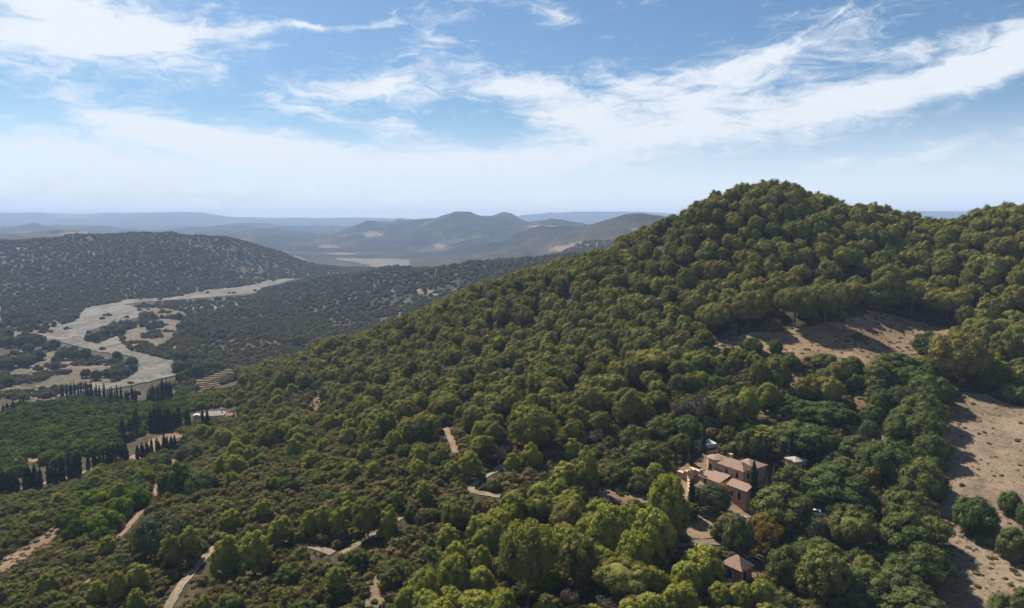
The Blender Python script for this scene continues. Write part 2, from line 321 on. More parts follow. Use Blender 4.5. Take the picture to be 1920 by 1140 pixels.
def ground_mat():
    b = NB('hill_soil')
    n1 = b.noise(.35, 6, .6); n2 = b.noise(.05, 6, .6); n3 = b.noise(1.6, 4, .7); nf = b.noise(.012, 8, .62); nff = b.noise(.0035, 8, .6)
    near = b.mix(b.ramp(n1, [(.42, (0, 0, 0)), (.60, (1, 1, 1))]), (.030, .028, .015), (.075, .056, .036))
    near = b.mix(b.ramp(n3, [(.35, (1, 1, 1)), (.6, (0, 0, 0))]), near, b.mix(.5, near, (.040, .038, .018)))
    mid = b.mix(b.ramp(nf, [(.45, (0, 0, 0)), (.62, (1, 1, 1))]), (.038, .036, .027), (.058, .050, .037))
    speck = b.mix(b.ramp(b.noise(.09, 5, .75), [(.56, (0, 0, 0)), (.66, (1, 1, 1))]), mid, (.10, .082, .06))
    mid = b.mix(.35, mid, speck)
    # pale stubble land showing in patches on the far hills
    far = b.mix(b.ramp(b.math('MULTIPLY', nff, 1.0), [(.52, (0, 0, 0)), (.60, (1, 1, 1))]), (.015, .020, .020), (.075, .062, .046))
    far = b.mix(b.ramp(b.noise(.006, 9, .7), [(.40, (1, 1, 1)), (.54, (0, 0, 0))]), far, (.011, .016, .018))
    sp2 = b.ramp(b.noise(.022, 10, .8), [(.40, (.45, .50, .55)), (.58, (1.25, 1.2, 1.1))]); far = b.mix(1.0, far, sp2, 'MULTIPLY')
    c = b.mix(b.attr('mid'), near, mid); c = b.mix(b.attr('far'), c, far)
    tn = b.mix(b.attr('far'), b.noise(.06, 6, .7), b.noise(.012, 7, .72)); edge = b.math('ADD', b.attr('tan'), b.math('MULTIPLY', b.math('SUBTRACT', tn, .5), 2.4))
    tanm = b.ramp(edge, [(.42, (0, 0, 0)), (.55, (1, 1, 1))])
    tcol = b.mix(b.ramp(b.noise(.16, 6, .65), [(.35, (0, 0, 0)), (.65, (1, 1, 1))]), (.13, .098, .07), (.20, .155, .115))
    c = b.mix(tanm, c, tcol)
    bn = b.math('ADD', b.noise(.5, 6, .7), b.math('MULTIPLY', b.math('MULTIPLY', b.noise(.02, 8, .75), b.attr('far')), 22.0))
    return b.finish(c, .95, bump=bn, bumpd=1.2, bumps=.6, spec=.05)
def dry_mat(name, lo, hi, tuft, sc=1.0, tuftamt=(.60, .70)):
    b = NB(name)
    c = b.mix(b.ramp(b.noise(.12 * sc, 7, .65), [(.38, (0, 0, 0)), (.60, (1, 1, 1))]), lo, hi); c = b.mix(b.math('MULTIPLY', b.ramp(b.noise(.05 * sc, 5, .6, dist=1.2), [(.50, (0, 0, 0)), (.62, (1, 1, 1))]), .55), c, tuple(v * .78 for v in tuft))
    c = b.mix(b.math('MULTIPLY', b.ramp(b.noise(1.5 * sc, 6, .75, dist=.6), [(.48, (0, 0, 0)), (.62, (1, 1, 1))]), .55), c, tuple(v * 1.35 for v in hi))
    c = b.mix(b.ramp(b.noise(.8 * sc, 5, .75, dist=.4), [(tuftamt[0], (0, 0, 0)), (tuftamt[1], (1, 1, 1))]), c, tuft)
    c = b.mix(b.math('MULTIPLY', b.ramp(b.noise(3.5 * sc, 4, .7), [(.5, (0, 0, 0)), (.6, (1, 1, 1))]), .5), c, tuple(v * .6 for v in lo))
    return b.finish(c, .95, bump=b.noise(2.2 * sc, 6, .75), bumpd=.35, bumps=.8, spec=.05)
def gravel_mat():
    b = NB('river_gravel')
    c = b.mix(b.ramp(b.noise(.03, 6, .6, dist=1.0, stretch=(1, .5, 1)), [(.35, (0, 0, 0)), (.65, (1, 1, 1))]), (.080, .070, .063), (.150, .133, .120))
    c = b.mix(b.ramp(b.noise(.022, 9, .72, dist=2.5, stretch=(1.6, .5, 1)), [(.49, (0, 0, 0)), (.54, (1, 1, 1))]), c, (.062, .056, .048))
    c = b.mix(b.ramp(b.noise(.14, 6, .7), [(.57, (0, 0, 0)), (.62, (1, 1, 1))]), c, (.05, .05, .035))
    return b.finish(c, .9, bump=b.noise(.4, 5, .7), bumpd=.5, bumps=.5, spec=.1)
M_GROUND = ground_mat()
M_FIELD = dry_mat('dry_stubble', (.150, .108, .076), (.235, .175, .125), (.080, .070, .040), 1.0, (.54, .64))
M_CLEAR = dry_mat('dry_clearing_grass', (.18, .115, .078), (.25, .175, .115), (.09, .09, .035), .8, (.54, .64))
M_SOIL = dry_mat('red_soil', (.13, .082, .056), (.19, .125, .085), (.07, .065, .03), 1.0, (.62, .72))
M_TRACK = dry_mat('pale_track_dust', (.17, .13, .095), (.27, .215, .16), (.12, .10, .06), 1.2, (.58, .68))
M_DIRT = dry_mat('brown_track_dust', (.15, .105, .07), (.22, .155, .105), (.07, .065, .03), 1.2, (.62, .72))
M_MEADOW = dry_mat('dry_meadow', (.105, .082, .060), (.160, .126, .092), (.05, .05, .03), .2, (.48, .60))
M_PALE = dry_mat('pale_green_field', (.15, .165, .10), (.20, .21, .13), (.10, .11, .06), .1)
M_GRAVEL = gravel_mat()

# ------------------------------------------------------------------ object helpers
def prop(o, label=None, cat=None, group=None, kind=None):
    for k, v in (('label', label), ('category', cat), ('group', group), ('kind', kind)):
        if v: o[k] = v
    return o
def mesh_np(name, verts, tris=None, quads=None, mats=(), tri_mat=None, quad_mat=None, smooth=False, flat=False):
    me = bpy.data.meshes.new(name); verts = np.asarray(verts, np.float32)
    tris = np.zeros((0, 3), np.int32) if tris is None else np.asarray(tris, np.int32); quads = np.zeros((0, 4), np.int32) if quads is None else np.asarray(quads, np.int32)
    me.vertices.add(len(verts)); me.vertices.foreach_set('co', verts.ravel())
    nl = tris.size + quads.size; me.loops.add(nl); me.loops.foreach_set('vertex_index', np.r_[tris.ravel(), quads.ravel()].astype(np.int32))
    me.polygons.add(len(tris) + len(quads))
    ls = np.r_[np.arange(len(tris)) * 3, tris.size + np.arange(len(quads)) * 4].astype(np.int32)
    me.polygons.foreach_set('loop_start', ls)
    if tri_mat is not None or quad_mat is not None:
        mi = np.r_[tri_mat if tri_mat is not None else np.zeros(len(tris)), quad_mat if quad_mat is not None else np.zeros(len(quads))].astype(np.int32)
        me.polygons.foreach_set('material_index', mi)
    for m in mats: me.materials.append(m)
    if smooth: me.polygons.foreach_set('use_smooth', np.ones(len(me.polygons), bool))
    me.update(calc_edges=True); me.validate()
    if flat: me.shade_flat()
    return me
def link(name, me, parent=None, loc=None):
    o = bpy.data.objects.new(name, me); COL.objects.link(o)
    if parent: o.parent = parent
    if loc is not None: o.location = loc
    return o

# ------------------------------------------------------------------ ground object
def terrain():
    v = np.c_[XX.ravel(), YY.ravel(), ZZ.ravel()]
    idx = np.arange(NA * NL).reshape(NL, NA); q = np.c_[idx[:-1, :-1].ravel(), idx[:-1, 1:].ravel(), idx[1:, 1:].ravel(), idx[1:, :-1].ravel()]
    me = mesh_np('ground', v, quads=q, mats=[M_GROUND], smooth=True)
    mid = np.clip((YY - 430) / 160, 0, 1); far = np.clip((YY - 2000) / 900, 0, 1)
    PX, PY = project(XX, YY, ZZ)
    tan = np.zeros_like(YY)
    spots = [  # px, py, rx, ry, nearest, farthest
        (1205, 430, 30, 4, 1500, 3000), (1130, 457, 70, 5, 1200, 3000), (1050, 474, 60, 8, 700, 1500), (1090, 466, 70, 8, 700, 2500), (1015, 424, 35, 3, 3000, 5500),
        (615, 462, 24, 3, 2500, 6000), (640, 475, 30, 2, 2500, 6000), (790, 546, 26, 5, 600, 1500), (735, 548, 14, 4, 600, 1500),
        (815, 552, 12, 4, 600, 1500), (752, 528, 8, 4, 600, 1500), (735, 585, 25, 6, 500, 1500), (660, 560, 14, 4, 600, 1500), (600, 585, 14, 4, 600, 1500), (520, 563, 14, 4, 600, 1500), (545, 590, 22, 6, 500, 1500),
        (415, 622, 28, 7, 600, 1500), (415, 485, 14, 3, 1000, 2000), (208, 527, 10, 3, 900, 2000), (640, 583, 12, 6, 500, 1500),
        (828, 462, 22, 4, 2500, 4500), (50, 465, 30, 10, 1200, 1900), (160, 440, 60, 7, 2000, 4000), (175, 470, 20, 12, 1300, 2000), (570, 480, 22, 10, 1300, 2300),
        (40, 605, 45, 16, 500, 1200), (100, 625, 50, 8, 500, 1200), (90, 680, 90, 30, 430, 800), (150, 725, 60, 20, 400, 700), (20, 640, 40, 10, 400, 900), (170, 690, 40, 20, 430, 900), (60, 740, 50, 10, 400, 700),
        (330, 655, 25, 14, 500, 800), (290, 650, 20, 10, 500, 900), (460, 570, 60, 7, 700, 1300), (380, 575, 50, 8, 700, 1300),
        (700, 440, 20, 5, 4000, 8000), (140, 405, 60, 4, 4000, 15000), (1020, 500, 10, 3, 900, 1500), (480, 505, 12, 5, 1300, 2000)]
    for (px, py, rx, ry, y0, y1) in spots:
        g = np.exp(-(((PX - px) / rx) ** 2 + ((PY - py) / ry) ** 2) * 1.1) * ((YY > y0) & (YY < y1)); tan = np.maximum(tan, g * 1.05)
    for nm, a in (('mid', mid), ('far', far), ('tan', tan)):
        at = me.attributes.new(nm, 'FLOAT', 'POINT'); at.data.foreach_set('value', a.ravel().astype(np.float32))
    prop(link('ground', me), kind='structure')
terrain()

# ------------------------------------------------------------------ sheets lying on the ground
def unproj(poly, z=None, ymin=30, ymax=15000): return [ground(px, py, ymin, ymax, z).to_2d() for px, py in poly]
def densify(pts, step):
    out = []; n = len(pts)
    for i in range(n):
        a = pts[i]; c = pts[(i + 1) % n]; k = max(1, int((c - a).length / step))
        for j in range(k): out.append(a + (c - a) * (j / k))
    return out
def rough_edge(pts, amt, seed):
    rnd = random.Random(seed); return [p + Vector((rnd.uniform(-amt, amt), rnd.uniform(-amt, amt))) for p in pts]
def sheet(name, world_poly, material, step, lift=.12, rough=.0, seed=1, kind='structure', label=None):
    pts = densify(world_poly, step)
    if rough: pts = rough_edge(pts, rough, seed)
    xs = [p.x for p in pts]; ys = [p.y for p in pts]
    gx, gy = np.meshgrid(np.arange(min(xs), max(xs), step), np.arange(min(ys), max(ys), step))
    gx = gx + (np.arange(gx.shape[0])[:, None] % 2) * step * .5
    m = in_poly(gx, gy, [(p.x, p.y) for p in pts]); inner = [Vector((a, c)) for a, c in zip(gx[m], gy[m])]
    allp = pts + inner; n = len(pts)
    r = delaunay_2d_cdt(allp, [(i, (i + 1) % n) for i in range(n)], [list(range(n))], 1, 1e-4)
    vs = np.array([(p.x, p.y) for p in r[0]]); z = H(vs[:, 0], vs[:, 1]) + lift
    me = mesh_np(name, np.c_[vs, z], tris=np.array([f for f in r[2] if len(f) == 3]), mats=[material], smooth=True)
    me.flip_normals() if me.polygons[0].normal.z < 0 else None
    return prop(link(name, me), kind=kind, label=label)
def ribbon(name, line, width, material, lift=.1, seed=0, zs=None, ymin=30, ymax=15000):
    w = [ground(px, py, ymin, ymax, zs).to_2d() for px, py in line]
    p = []
    for i in range(len(w) - 1):
        k = max(2, int((w[i + 1] - w[i]).length / 1.2))
        for j in range(k):
            t = j / k; a = w[max(i - 1, 0)]; b_ = w[i]; c = w[i + 1]; d = w[min(i + 2, len(w) - 1)]
            p.append(.5 * ((2 * b_) + (c - a) * t + (2 * a - 5 * b_ + 4 * c - d) * t * t + (3 * b_ - a - 3 * c + d) * t ** 3))
    p.append(w[-1]); rnd = random.Random(seed); vs = []
    for i, q in enumerate(p):
        t = (p[min(i + 1, len(p) - 1)] - p[max(i - 1, 0)]).normalized(); nrm = Vector((-t.y, t.x)); hw = width * .5 * rnd.uniform(.82, 1.18)
        for s in (-1, -.35, .35, 1): vs.append(q + nrm * hw * s * (rnd.uniform(.9, 1.1) if abs(s) == 1 else 1))
    v = np.array([(a.x, a.y) for a in vs]); z = H(v[:, 0], v[:, 1]) + lift
    q = [(i * 4 + k, i * 4 + k + 1, i * 4 + 5 + k, i * 4 + 4 + k) for i in range(len(p) - 1) for k in range(3)]
    me = mesh_np(name, np.c_[v, z], quads=np.array(q), mats=[material], smooth=True)
    if me.polygons[0].normal.z < 0: me.flip_normals()
    return prop(link(name, me), kind='structure')
RIVER = [(100,762),(179,730),(223,719),(248,704),(261,687),(258,677),(238,668),(210,664),(183,660),(154,652),(135,647),(97,641),(72,630),(95,624),(118,609),(143,603),(147,593),(160,582),(179,577),
         (221,570),(238,566),(316,559),(400,547),(500,533),(600,524.5),(612,527),(533,536),(492,542),(480,551),(400,557),(333,562),(283,566),(235,573),(252,577),(261,582),(263,595),(232,603),(190,612),(168,622),(158,630),(160,639),(183,645),(206,636),(221,630),
         (232,645),(242,656),(274,666),(316,675),(360,683),(350,700),(300,712),(262,723),(200,742),(120,768)]
FARRIVER = [(622,483.5),(672,485),(730,486.5),(764,489),(772,497),(740,503),(700,509),(700,501),(672,493),(640,489)]
SAND = [(252,579),(300,577),(345,583),(340,612),(318,640),(300,652),(285,650),(268,640),(250,655),(236,640),(228,626),(262,606),(285,596),(268,590)]
RZ = -119.4
riverW = unproj(RIVER, RZ)
sheet('river_bed', riverW, M_GRAVEL, 7, .7, 1.6, 3)
sheet('river_bed', unproj(FARRIVER, -118.5), M_GRAVEL, 24, 2.0, 4, 4)
for i_, pg_ in enumerate(([(-60,585),(20,583),(60,592),(110,600),(128,612),(70,625),(40,640),(-60,650)], [(60,668),(110,655),(150,662),(200,672),(240,682),(246,692),(215,705),(185,716),(150,728),(95,740),(60,735),(95,715),(80,690)], [(-80,735),(10,722),(60,738),(20,755),(-80,760)], [(20,690),(50,685),(60,700),(25,712)])):
    sheet('dry_meadow', unproj(pg_, RZ, 400), M_MEADOW, 7, .40, 3, 40 + i_)
sheet('sand_bank', unproj(SAND, RZ), M_MEADOW, 8, .45, 2.5, 5)
sheet('field', unproj([(608,508),(687,511),(660,517),(633,519),(615,516)], -118.5), M_PALE, 20, 1.5, 3, 6)
RFIELD = [(1778,770),(1790,752),(1812,736),(1850,741),(1885,757),(1930,765),(2010,782),(2100,900),(2200,1250),(1720,1250),(1742,1110),(1776,1082),(1770,1035),(1745,992),(1757,905),(1772,860),(1768,800)]
sheet('dry_field', unproj(RFIELD), M_FIELD, 2.2, .12, .5, 7)
CLEAR = [(1310,662),(1350,640),(1420,622),(1500,616),(1580,606),(1630,585),(1665,588),(1725,603),(1822,628),(1800,650),(1760,668),(1700,690),(1600,700),(1540,690),(1470,672),(1400,668)]
CLEARW = unproj(CLEAR)
sheet('clearing', CLEARW, M_CLEAR, 2.4, .12, .9, 8)
VINE = [(362,716),(395,704),(428,689),(438,697),(418,712),(400,733),(388,738)]
VINEW = unproj(VINE); sheet('vineyard_soil', VINEW, M_SOIL, 4, .15, .8, 9)
sheet('yard_ground', unproj([(1270,880),(1330,850),(1420,860),(1440,915),(1480,905),(1545,935),(1560,970),(1500,960),(1430,960),(1400,975),(1380,1000),(1350,1010),(1290,1010),(1280,950)]), M_CLEAR, 1.6, .10, .5, 10)
for i, (pg, m) in enumerate([([(1405,745),(1420,740),(1432,765),(1455,772),(1452,785),(1425,782),(1410,768)], M_SOIL),
      ([(1590,800),(1625,792),(1680,810),(1660,826),(1625,826),(1600,815)], M_CLEAR), ([(1600,735),(1618,730),(1622,765),(1600,768)], M_SOIL),
      ([(585,742),(602,740),(600,765),(588,772)], M_SOIL), ([(0,1075),(0,1050),(60,1020),(120,972),(130,985),(100,1010),(50,1050)], M_SOIL),
      ([(280,823),(340,808),(345,818),(300,838),(275,838)], M_SOIL), ([(240,858),(290,835),(300,842),(262,862)], M_CLEAR),
      ([(1480,690),(1500,700),(1500,735),(1482,740)], M_CLEAR), ([(1395,1060),(1435,1075),(1425,1095),(1395,1085)], M_SOIL),
      ([(1470,1040),(1520,1060),(1530,1135),(1480,1140)], M_CLEAR), ([(1120,915),(1200,905),(1260,925),(1200,950),(1130,940)], M_DIRT),
      ([(680,1080),(730,1070),(720,1140),(690,1150)], M_DIRT), ([(48,862),(70,856),(80,863),(60,867)], M_DIRT)]):
    sheet('bare_patch', unproj(pg), m, 1.8 if pg[0][1] > 800 else 3, .11, .5, 20 + i)
# ------------------------------------------------------------------ tracks
PATHS = [([(1000,958),(975,936),(930,930),(895,924),(882,918),(900,900),(925,886),(950,868)], 1.8, M_TRACK),
         ([(640,1040),(672,1020),(700,1000),(730,985),(760,962)], 1.8, M_TRACK),
         ([(468,998),(500,1012),(540,1016),(580,1024),(625,1038)], 1.6, M_TRACK),
         ([(310,1150),(335,1105),(368,1065),(400,1030),(440,1000),(480,985)], 1.8, M_TRACK),
         ([(1230,1030),(1275,1020),(1320,1018),(1365,1016),(1420,1010),(1470,990),(1540,955),(1500,928),(1480,918)], 2.0, M_TRACK),
         ([(345,838),(330,860),(312,880),(300,905),(285,940),(255,970),(225,1005),(195,1030)], 2.0, M_DIRT),
         ([(855,850),(840,810),(820,790),(800,770)], 2.0, M_DIRT),
         ([(0,925),(60,912),(110,900),(150,888),(205,872),(260,855),(330,838)], 2.4, M_TRACK),
         ([(90,1140),(150,1100),(200,1070)], 1.4, M_DIRT),
         ([(1440,760),(1520,775),(1600,790),(1650,810)], 1.8, M_DIRT)]
for i, (ln, w, m) in enumerate(PATHS): ribbon('dirt_track', ln, w, m, .17, i)
# ------------------------------------------------------------------ plant models
rng = np.random.default_rng(11)
def ico(sub):
    t = (1 + 5 ** .5) / 2
    v = np.array([(-1,t,0),(1,t,0),(-1,-t,0),(1,-t,0),(0,-1,t),(0,1,t),(0,-1,-t),(0,1,-t),(t,0,-1),(t,0,1),(-t,0,-1),(-t,0,1)], float); v /= np.linalg.norm(v[0])
    f = [(0,11,5),(0,5,1),(0,1,7),(0,7,10),(0,10,11),(1,5,9),(5,11,4),(11,10,2),(10,7,6),(7,1,8),(3,9,4),(3,4,2),(3,2,6),(3,6,8),(3,8,9),(4,9,5),(2,4,11),(6,2,10),(8,6,7),(9,8,1)]
    for _ in range(sub):
        v = list(map(tuple, v)); c = {}; g = []
        def mid(a, b_):
            k = (min(a, b_), max(a, b_))
            if k not in c:
                p = np.array(v[a]) + np.array(v[b_]); v.append(tuple(p / np.linalg.norm(p))); c[k] = len(v) - 1
            return c[k]
        for a, b_, d in f:
            x, y, z = mid(a, b_), mid(b_, d), mid(d, a); g += [(a, x, z), (b_, y, x), (d, z, y), (x, y, z)]
        f = g; v = np.array(v)
    return np.array(v), np.array(f)
ICO = {0: ico(0), 1: ico(1)}
def unit(n, r):
    v = r.normal(size=(n, 3)); return v / np.linalg.norm(v, axis=1)[:, None]
class PM:
    """collects triangles of one plant"""
    def __init__(s): s.v = []; s.t = []; s.m = []; s.n = 0
    def add(s, v, t, m=0):
        s.v.append(v); s.t.append(np.asarray(t) + s.n); s.m.append(np.full(len(t), m)); s.n += len(v)
    def blob(s, c, r, sub=0, m=0, rg=rng, rag=.12):
        v, f = ICO[sub]; k = 1 + rg.uniform(-rag, rag, (len(v), 1)); s.add(np.asarray(c) + v * k * np.asarray(r), f, m)
    def leaves(s, p, nrm, size, m=0, rg=rng, up=0.0):
        n = len(p); nrm = nrm + rg.normal(scale=.36, size=(n, 3)); nrm[:, 2] += up; nrm /= np.linalg.norm(nrm, axis=1)[:, None]
        a = np.cross(nrm, unit(n, rg)); a /= np.linalg.norm(a, axis=1)[:, None] + 1e-9; b_ = np.cross(nrm, a)
        sz = size * rg.uniform(.6, 1.4, (n, 1)); k = rg.uniform(.45, .8, (n, 1))
        v = np.stack([p - a * sz * .5 - b_ * sz * .3 * k, p + a * sz * .5 - b_ * sz * .3 * k, p + b_ * sz * k * 1.1 + nrm * sz * .2], 1).reshape(-1, 3)
        s.add(v, np.arange(3 * n).reshape(-1, 3), m)
    def clump(s, c, r, nleaf, leaf, centre, sub=0, rg=rng, core=.86, back=-.25):
        c = np.asarray(c, float); r = np.asarray(r) * np.ones(3)
        if core: s.blob(c, r * core, sub, 0, rg)
        d = unit(int(nleaf * 1.8), rg); out = c - centre; out = out / (np.linalg.norm(out) + 1e-6); d = d[(d @ out) > back][:nleaf]
        dn = d + out * 1.0; dn /= np.linalg.norm(dn, axis=1)[:, None] + 1e-6; s.leaves(c + d * r * rg.uniform(.86, 1.1, (len(d), 1)), dn, leaf, 0, rg)
    def limb(s, p0, p1, r0, r1, m=1, sides=6):
        p0 = np.asarray(p0, float); p1 = np.asarray(p1, float); d = p1 - p0; d /= np.linalg.norm(d) + 1e-9
        a = np.cross(d, (.3, .9, .2)); a /= np.linalg.norm(a); b_ = np.cross(d, a); an = np.linspace(0, 2 * np.pi, sides, endpoint=False)
        ring = np.cos(an)[:, None] * a + np.sin(an)[:, None] * b_; v = np.r_[p0 + ring * r0, p1 + ring * r1]
        t = []
        for i in range(sides): j = (i + 1) % sides; t += [(i, j, sides + j), (i, sides + j, sides + i)]
        s.add(v, t, m)
    def mesh(s, name, mats, only=None):
        V = np.concatenate(s.v); T = np.concatenate(s.t); Mi = np.concatenate(s.m)
        if only is not None:
            T = T[Mi == only]; u, inv = np.unique(T, return_inverse=True); V = V[u]; T = inv.reshape(-1, 3); Mi = np.zeros(len(T)); mats = [mats[only]]
        return mesh_np(name, V, tris=T, mats=mats, tri_mat=Mi)
def dome(W, Hh, zb, n, rg, belly=.35, lowr=.6, squash=1.0):
    """clump centres over a crown: golden-angle spiral, widest at `belly` of its height"""
    out = []
    for i in range(n):
        t = (i + .5) / n; t = 1 - (1 - t) ** .8
        if t > belly: r = math.sqrt(max(0, 1 - ((t - belly) / (1 - belly)) ** 2.0))
        else: r = lowr + (1 - lowr) * math.sin(t / belly * math.pi / 2)
        a = i * 2.39996 + rg.uniform(-.5, .5); r *= W / 2 * rg.uniform(.86, 1.0)
        out.append((math.cos(a) * r, math.sin(a) * r, zb + t * Hh * rg.uniform(.93, 1.03)))
    return np.array(out)
def pine(seed, near, W=7.0, Hh=8.0, zb=1.6, belly=.35, lowr=.62, n=None):
    rg = np.random.default_rng(seed); p = PM(); n = n or (78 if near else 26)
    rc = W * (.115 if near else .17); cs = dome(W - rc, Hh - zb - rc, zb + rc * .3, n, rg, belly, lowr)
    ecc = rg.uniform(.86, 1.14); cs[:, 0] *= ecc; cs[:, :2] += (cs[:, 2:3] / Hh) ** 2 * rg.normal(scale=.25, size=2)
    ctr = np.array((0, 0, zb + (Hh - zb) * .42))
    p.blob(ctr + (0, 0, .1), (W * .35, W * .35, (Hh - zb) * .38), 1, 0, rg, .08)
    for c in cs:
        if rg.uniform() < .13: continue
        k = rg.uniform(.65, 1.35)
        if rg.uniform() < .12: c = ctr + (c - ctr) * rg.uniform(1.03, 1.12)
        p.clump(c, np.array((1, 1, .88)) * rc * k, 95 if near else 38, .26 if near else .46, ctr, 0, rg, core=.74, back=-.5)
    p.limb((0, 0, -.6), (.1, 0, zb + 1), .24, .18); p.limb((.1, 0, zb + 1), (0, .1, Hh * .75), .18, .06)
    for k in range(5 if near else 2):
        a = rg.uniform(0, 6.3); z = rg.uniform(zb * .7, Hh * .45); p.limb((.05, 0, z), (math.cos(a) * W * .3, math.sin(a) * W * .3, z + W * .16), .09, .03)
    return p
def broad(seed, near, W=6.5, Hh=5.2, zb=.7, n=None, leaf=None, loose=0.0, mats='oak'):
    rg = np.random.default_rng(seed); p = PM(); n = n or (66 if near else 24); rc = W * (.12 if near else .175)
    cs = dome(W - rc * 1.4, Hh - zb - rc, zb + rc * .5, n, rg, .30, .75); cs += rg.normal(scale=.22 * W / 6, size=cs.shape)
    ctr = np.array((0, 0, zb + (Hh - zb) * .35)); core = .88 if loose < .5 else .6
    p.blob(ctr, np.array((W * .35, W * .35, (Hh - zb) * .37)) * (1 - loose * .35), 1, 0, rg, .15)
    for c in cs: p.clump(c, rc * rg.uniform(.65, 1.35), 80 if near else 32, leaf or (.25 if near else .46), ctr, 0, rg, core=core * .92)
    p.limb((0, 0, -.6), (0, .1, zb + 1), .28, .2)
    for k in range(4):
        a = k * 1.6 + rg.uniform(-.4, .4); p.limb((0, 0, zb * .6), (math.cos(a) * W * .27, math.sin(a) * W * .27, zb + Hh * .38), .14, .05)
    return p
def bush(seed, near, W=2.8, Hh=1.9):
    rg = np.random.default_rng(seed); p = PM(); n = 12 if near else 5; rc = W * (.21 if near else .3)
    cs = dome(W - rc * 1.3, Hh - rc, rc * .4, n, rg, .25, .85); ctr = np.array((0, 0, Hh * .25)); p.blob(ctr, (W * .36, W * .36, Hh * .42), 0, 0, rg, .15)
    for c in cs: p.clump(c, rc * rg.uniform(.6, 1.3), 55 if near else 26, .22 if near else .42, ctr, 0, rg)
    p.limb((0, 0, -.4), (0, 0, Hh * .4), .08, .04)
    return p
def cypress_m(seed, near, Hh=9.0, W=1.5):
    rg = np.random.default_rng(seed); p = PM(); n = 26 if near else 12
    for i in range(n):
        t = (i + .5) / n; r = W / 2 * min(1, (t * 5 + .45)) * (1 - t ** 2.6) ** .8; a = i * 2.4; q = (math.cos(a) * r * .4, math.sin(a) * r * .4, .35 + t * (Hh - 1.0))
        rr = np.array((r * .75 + .09, r * .75 + .09, Hh / n * 1.5)); p.blob(q, rr * .9, 1 if near else 0, 0, rg)
        d = unit(60 if near else 22, rg); p.leaves(np.array(q) + d * rr, d * (1, 1, .3), .26 if near else .45, 0, rg)
    p.limb((0, 0, -.5), (0, 0, Hh * .8), .13, .04); return p
def palm(seed, Hh=8.0):
    rg = np.random.default_rng(seed); p = PM()
    for i in range(6): p.limb((.06 * i, 0, Hh * i / 6 - .3), (.06 * (i + 1), 0, Hh * (i + 1) / 6), .17 - .01 * i, .16 - .01 * i)
    top = np.array((.36, 0, Hh))
    for k in range(34):
        a = rg.uniform(0, 6.3); e = rg.uniform(-.7, 1.3); d = np.array((math.cos(a) * math.cos(e), math.sin(a) * math.cos(e), math.sin(e))); L = rg.uniform(.9, 1.3)
        q = top + d * L; s_ = np.cross(d, (0, 0, 1)); s_ /= np.linalg.norm(s_) + 1e-6; p.limb(top, q, .03, .02, 0, 3)
        for j in range(9):
            f_ = (j - 4) / 4 * 1.1; dd = d * math.cos(f_) + s_ * math.sin(f_); e2 = q + dd * .75 - np.array((0, 0, .15)); w_ = np.cross(dd, (0, 0, 1)) * .05
            p.add(np.array([q - w_, q + w_, e2]), [(0, 1, 2)], 0)
    return p
def bare(seed, W=5.0, Hh=5.0):
    rg = np.random.default_rng(seed); p = PM()
    p.limb((0, 0, -.4), (0, 0, Hh * .35), .2, .14)
    for k in range(14):
        a = rg.uniform(0, 6.3); r = W * .5 * rg.uniform(.4, .9); q = np.array((math.cos(a) * r * .6, math.sin(a) * r * .6, Hh * rg.uniform(.4, .75))); p.limb((0, 0, Hh * .3), q, .07, .035, 1, 4)
        for j in range(9):
            e = q + unit(1, rg)[0] * (1, 1, .8) * W * .22 + (0, 0, .3); p.limb(q, e, .03, .01, 1, 3)
            d = unit(22, rg); p.leaves(e + d * rg.uniform(.1, .55, (22, 1)), d, .17, 0, rg)
    return p
PROTO = {}
def reg(kind, mk, models):
    PROTO[kind] = []
    for i, pm in enumerate(models):
        mats = [MT[mk[0]], MT[mk[1]]]; V = np.concatenate(pm.v); lv = V[np.concatenate(pm.t)[np.concatenate(pm.m) == 0].ravel()]
        PROTO[kind].append(dict(whole=pm.mesh(kind + '_whole', mats), crown=pm.mesh(kind + '_crown', mats, 0), trunk=pm.mesh(kind + '_trunk', mats, 1),
                                w=2 * float(np.percentile(np.abs(lv[:, 0]), 99)), h=float(lv[:, 2].max()), n=kind))
PB = ('pine', 'bark')
reg('pine', PB, [pine(1, 1, 7, 8.2, 1.2, .34, .6), pine(2, 1, 7.2, 7.4, 1.8, .38, .45), pine(3, 1, 6.2, 8.6, .9, .28, .75), pine(4, 1, 8, 7.6, 2.2, .42, .4), pine(5, 1, 6.6, 7.8, 1.0, .3, .7)])
reg('cone_pine', ('pine_bright', 'bark'), [pine(11, 1, 4.4, 6.2, .5, .2, .85, 54), pine(12, 1, 4.8, 6.6, .6, .22, .8, 54), pine(13, 1, 4.2, 6.8, .4, .18, .85, 56)])
reg('umbrella_pine', PB, [pine(21, 1, 8.4, 7.0, 3.0, .5, .35), pine(22, 1, 8.0, 7.4, 3.4, .45, .4)])
reg('bright_pine', ('pine_bright', 'bark'), [pine(31, 1, 6.6, 7.6, .8, .3, .7), pine(32, 1, 5.4, 6.6, .6, .25, .8)])
reg('far_pine', PB, [pine(41 + i, 0, w, h, z, be, lo) for i, (w, h, z, be, lo) in enumerate([(6.6, 8.4, 1.2, .3, .6), (5.6, 8.2, .8, .25, .7), (7.6, 6.6, 2.2, .45, .35), (7, 7.8, 1.4, .36, .55), (7.4, 7.2, 1.7, .4, .45), (6.2, 8, 1.0, .3, .7), (8, 7.4, 2, .42, .4)])])
OB = ('oak', 'bark')
reg('oak', OB, [broad(51, 1, 6.6, 5.2), broad(52, 1, 7.4, 5.0), broad(53, 1, 6.0, 5.6), broad(54, 1, 7, 4.6)])
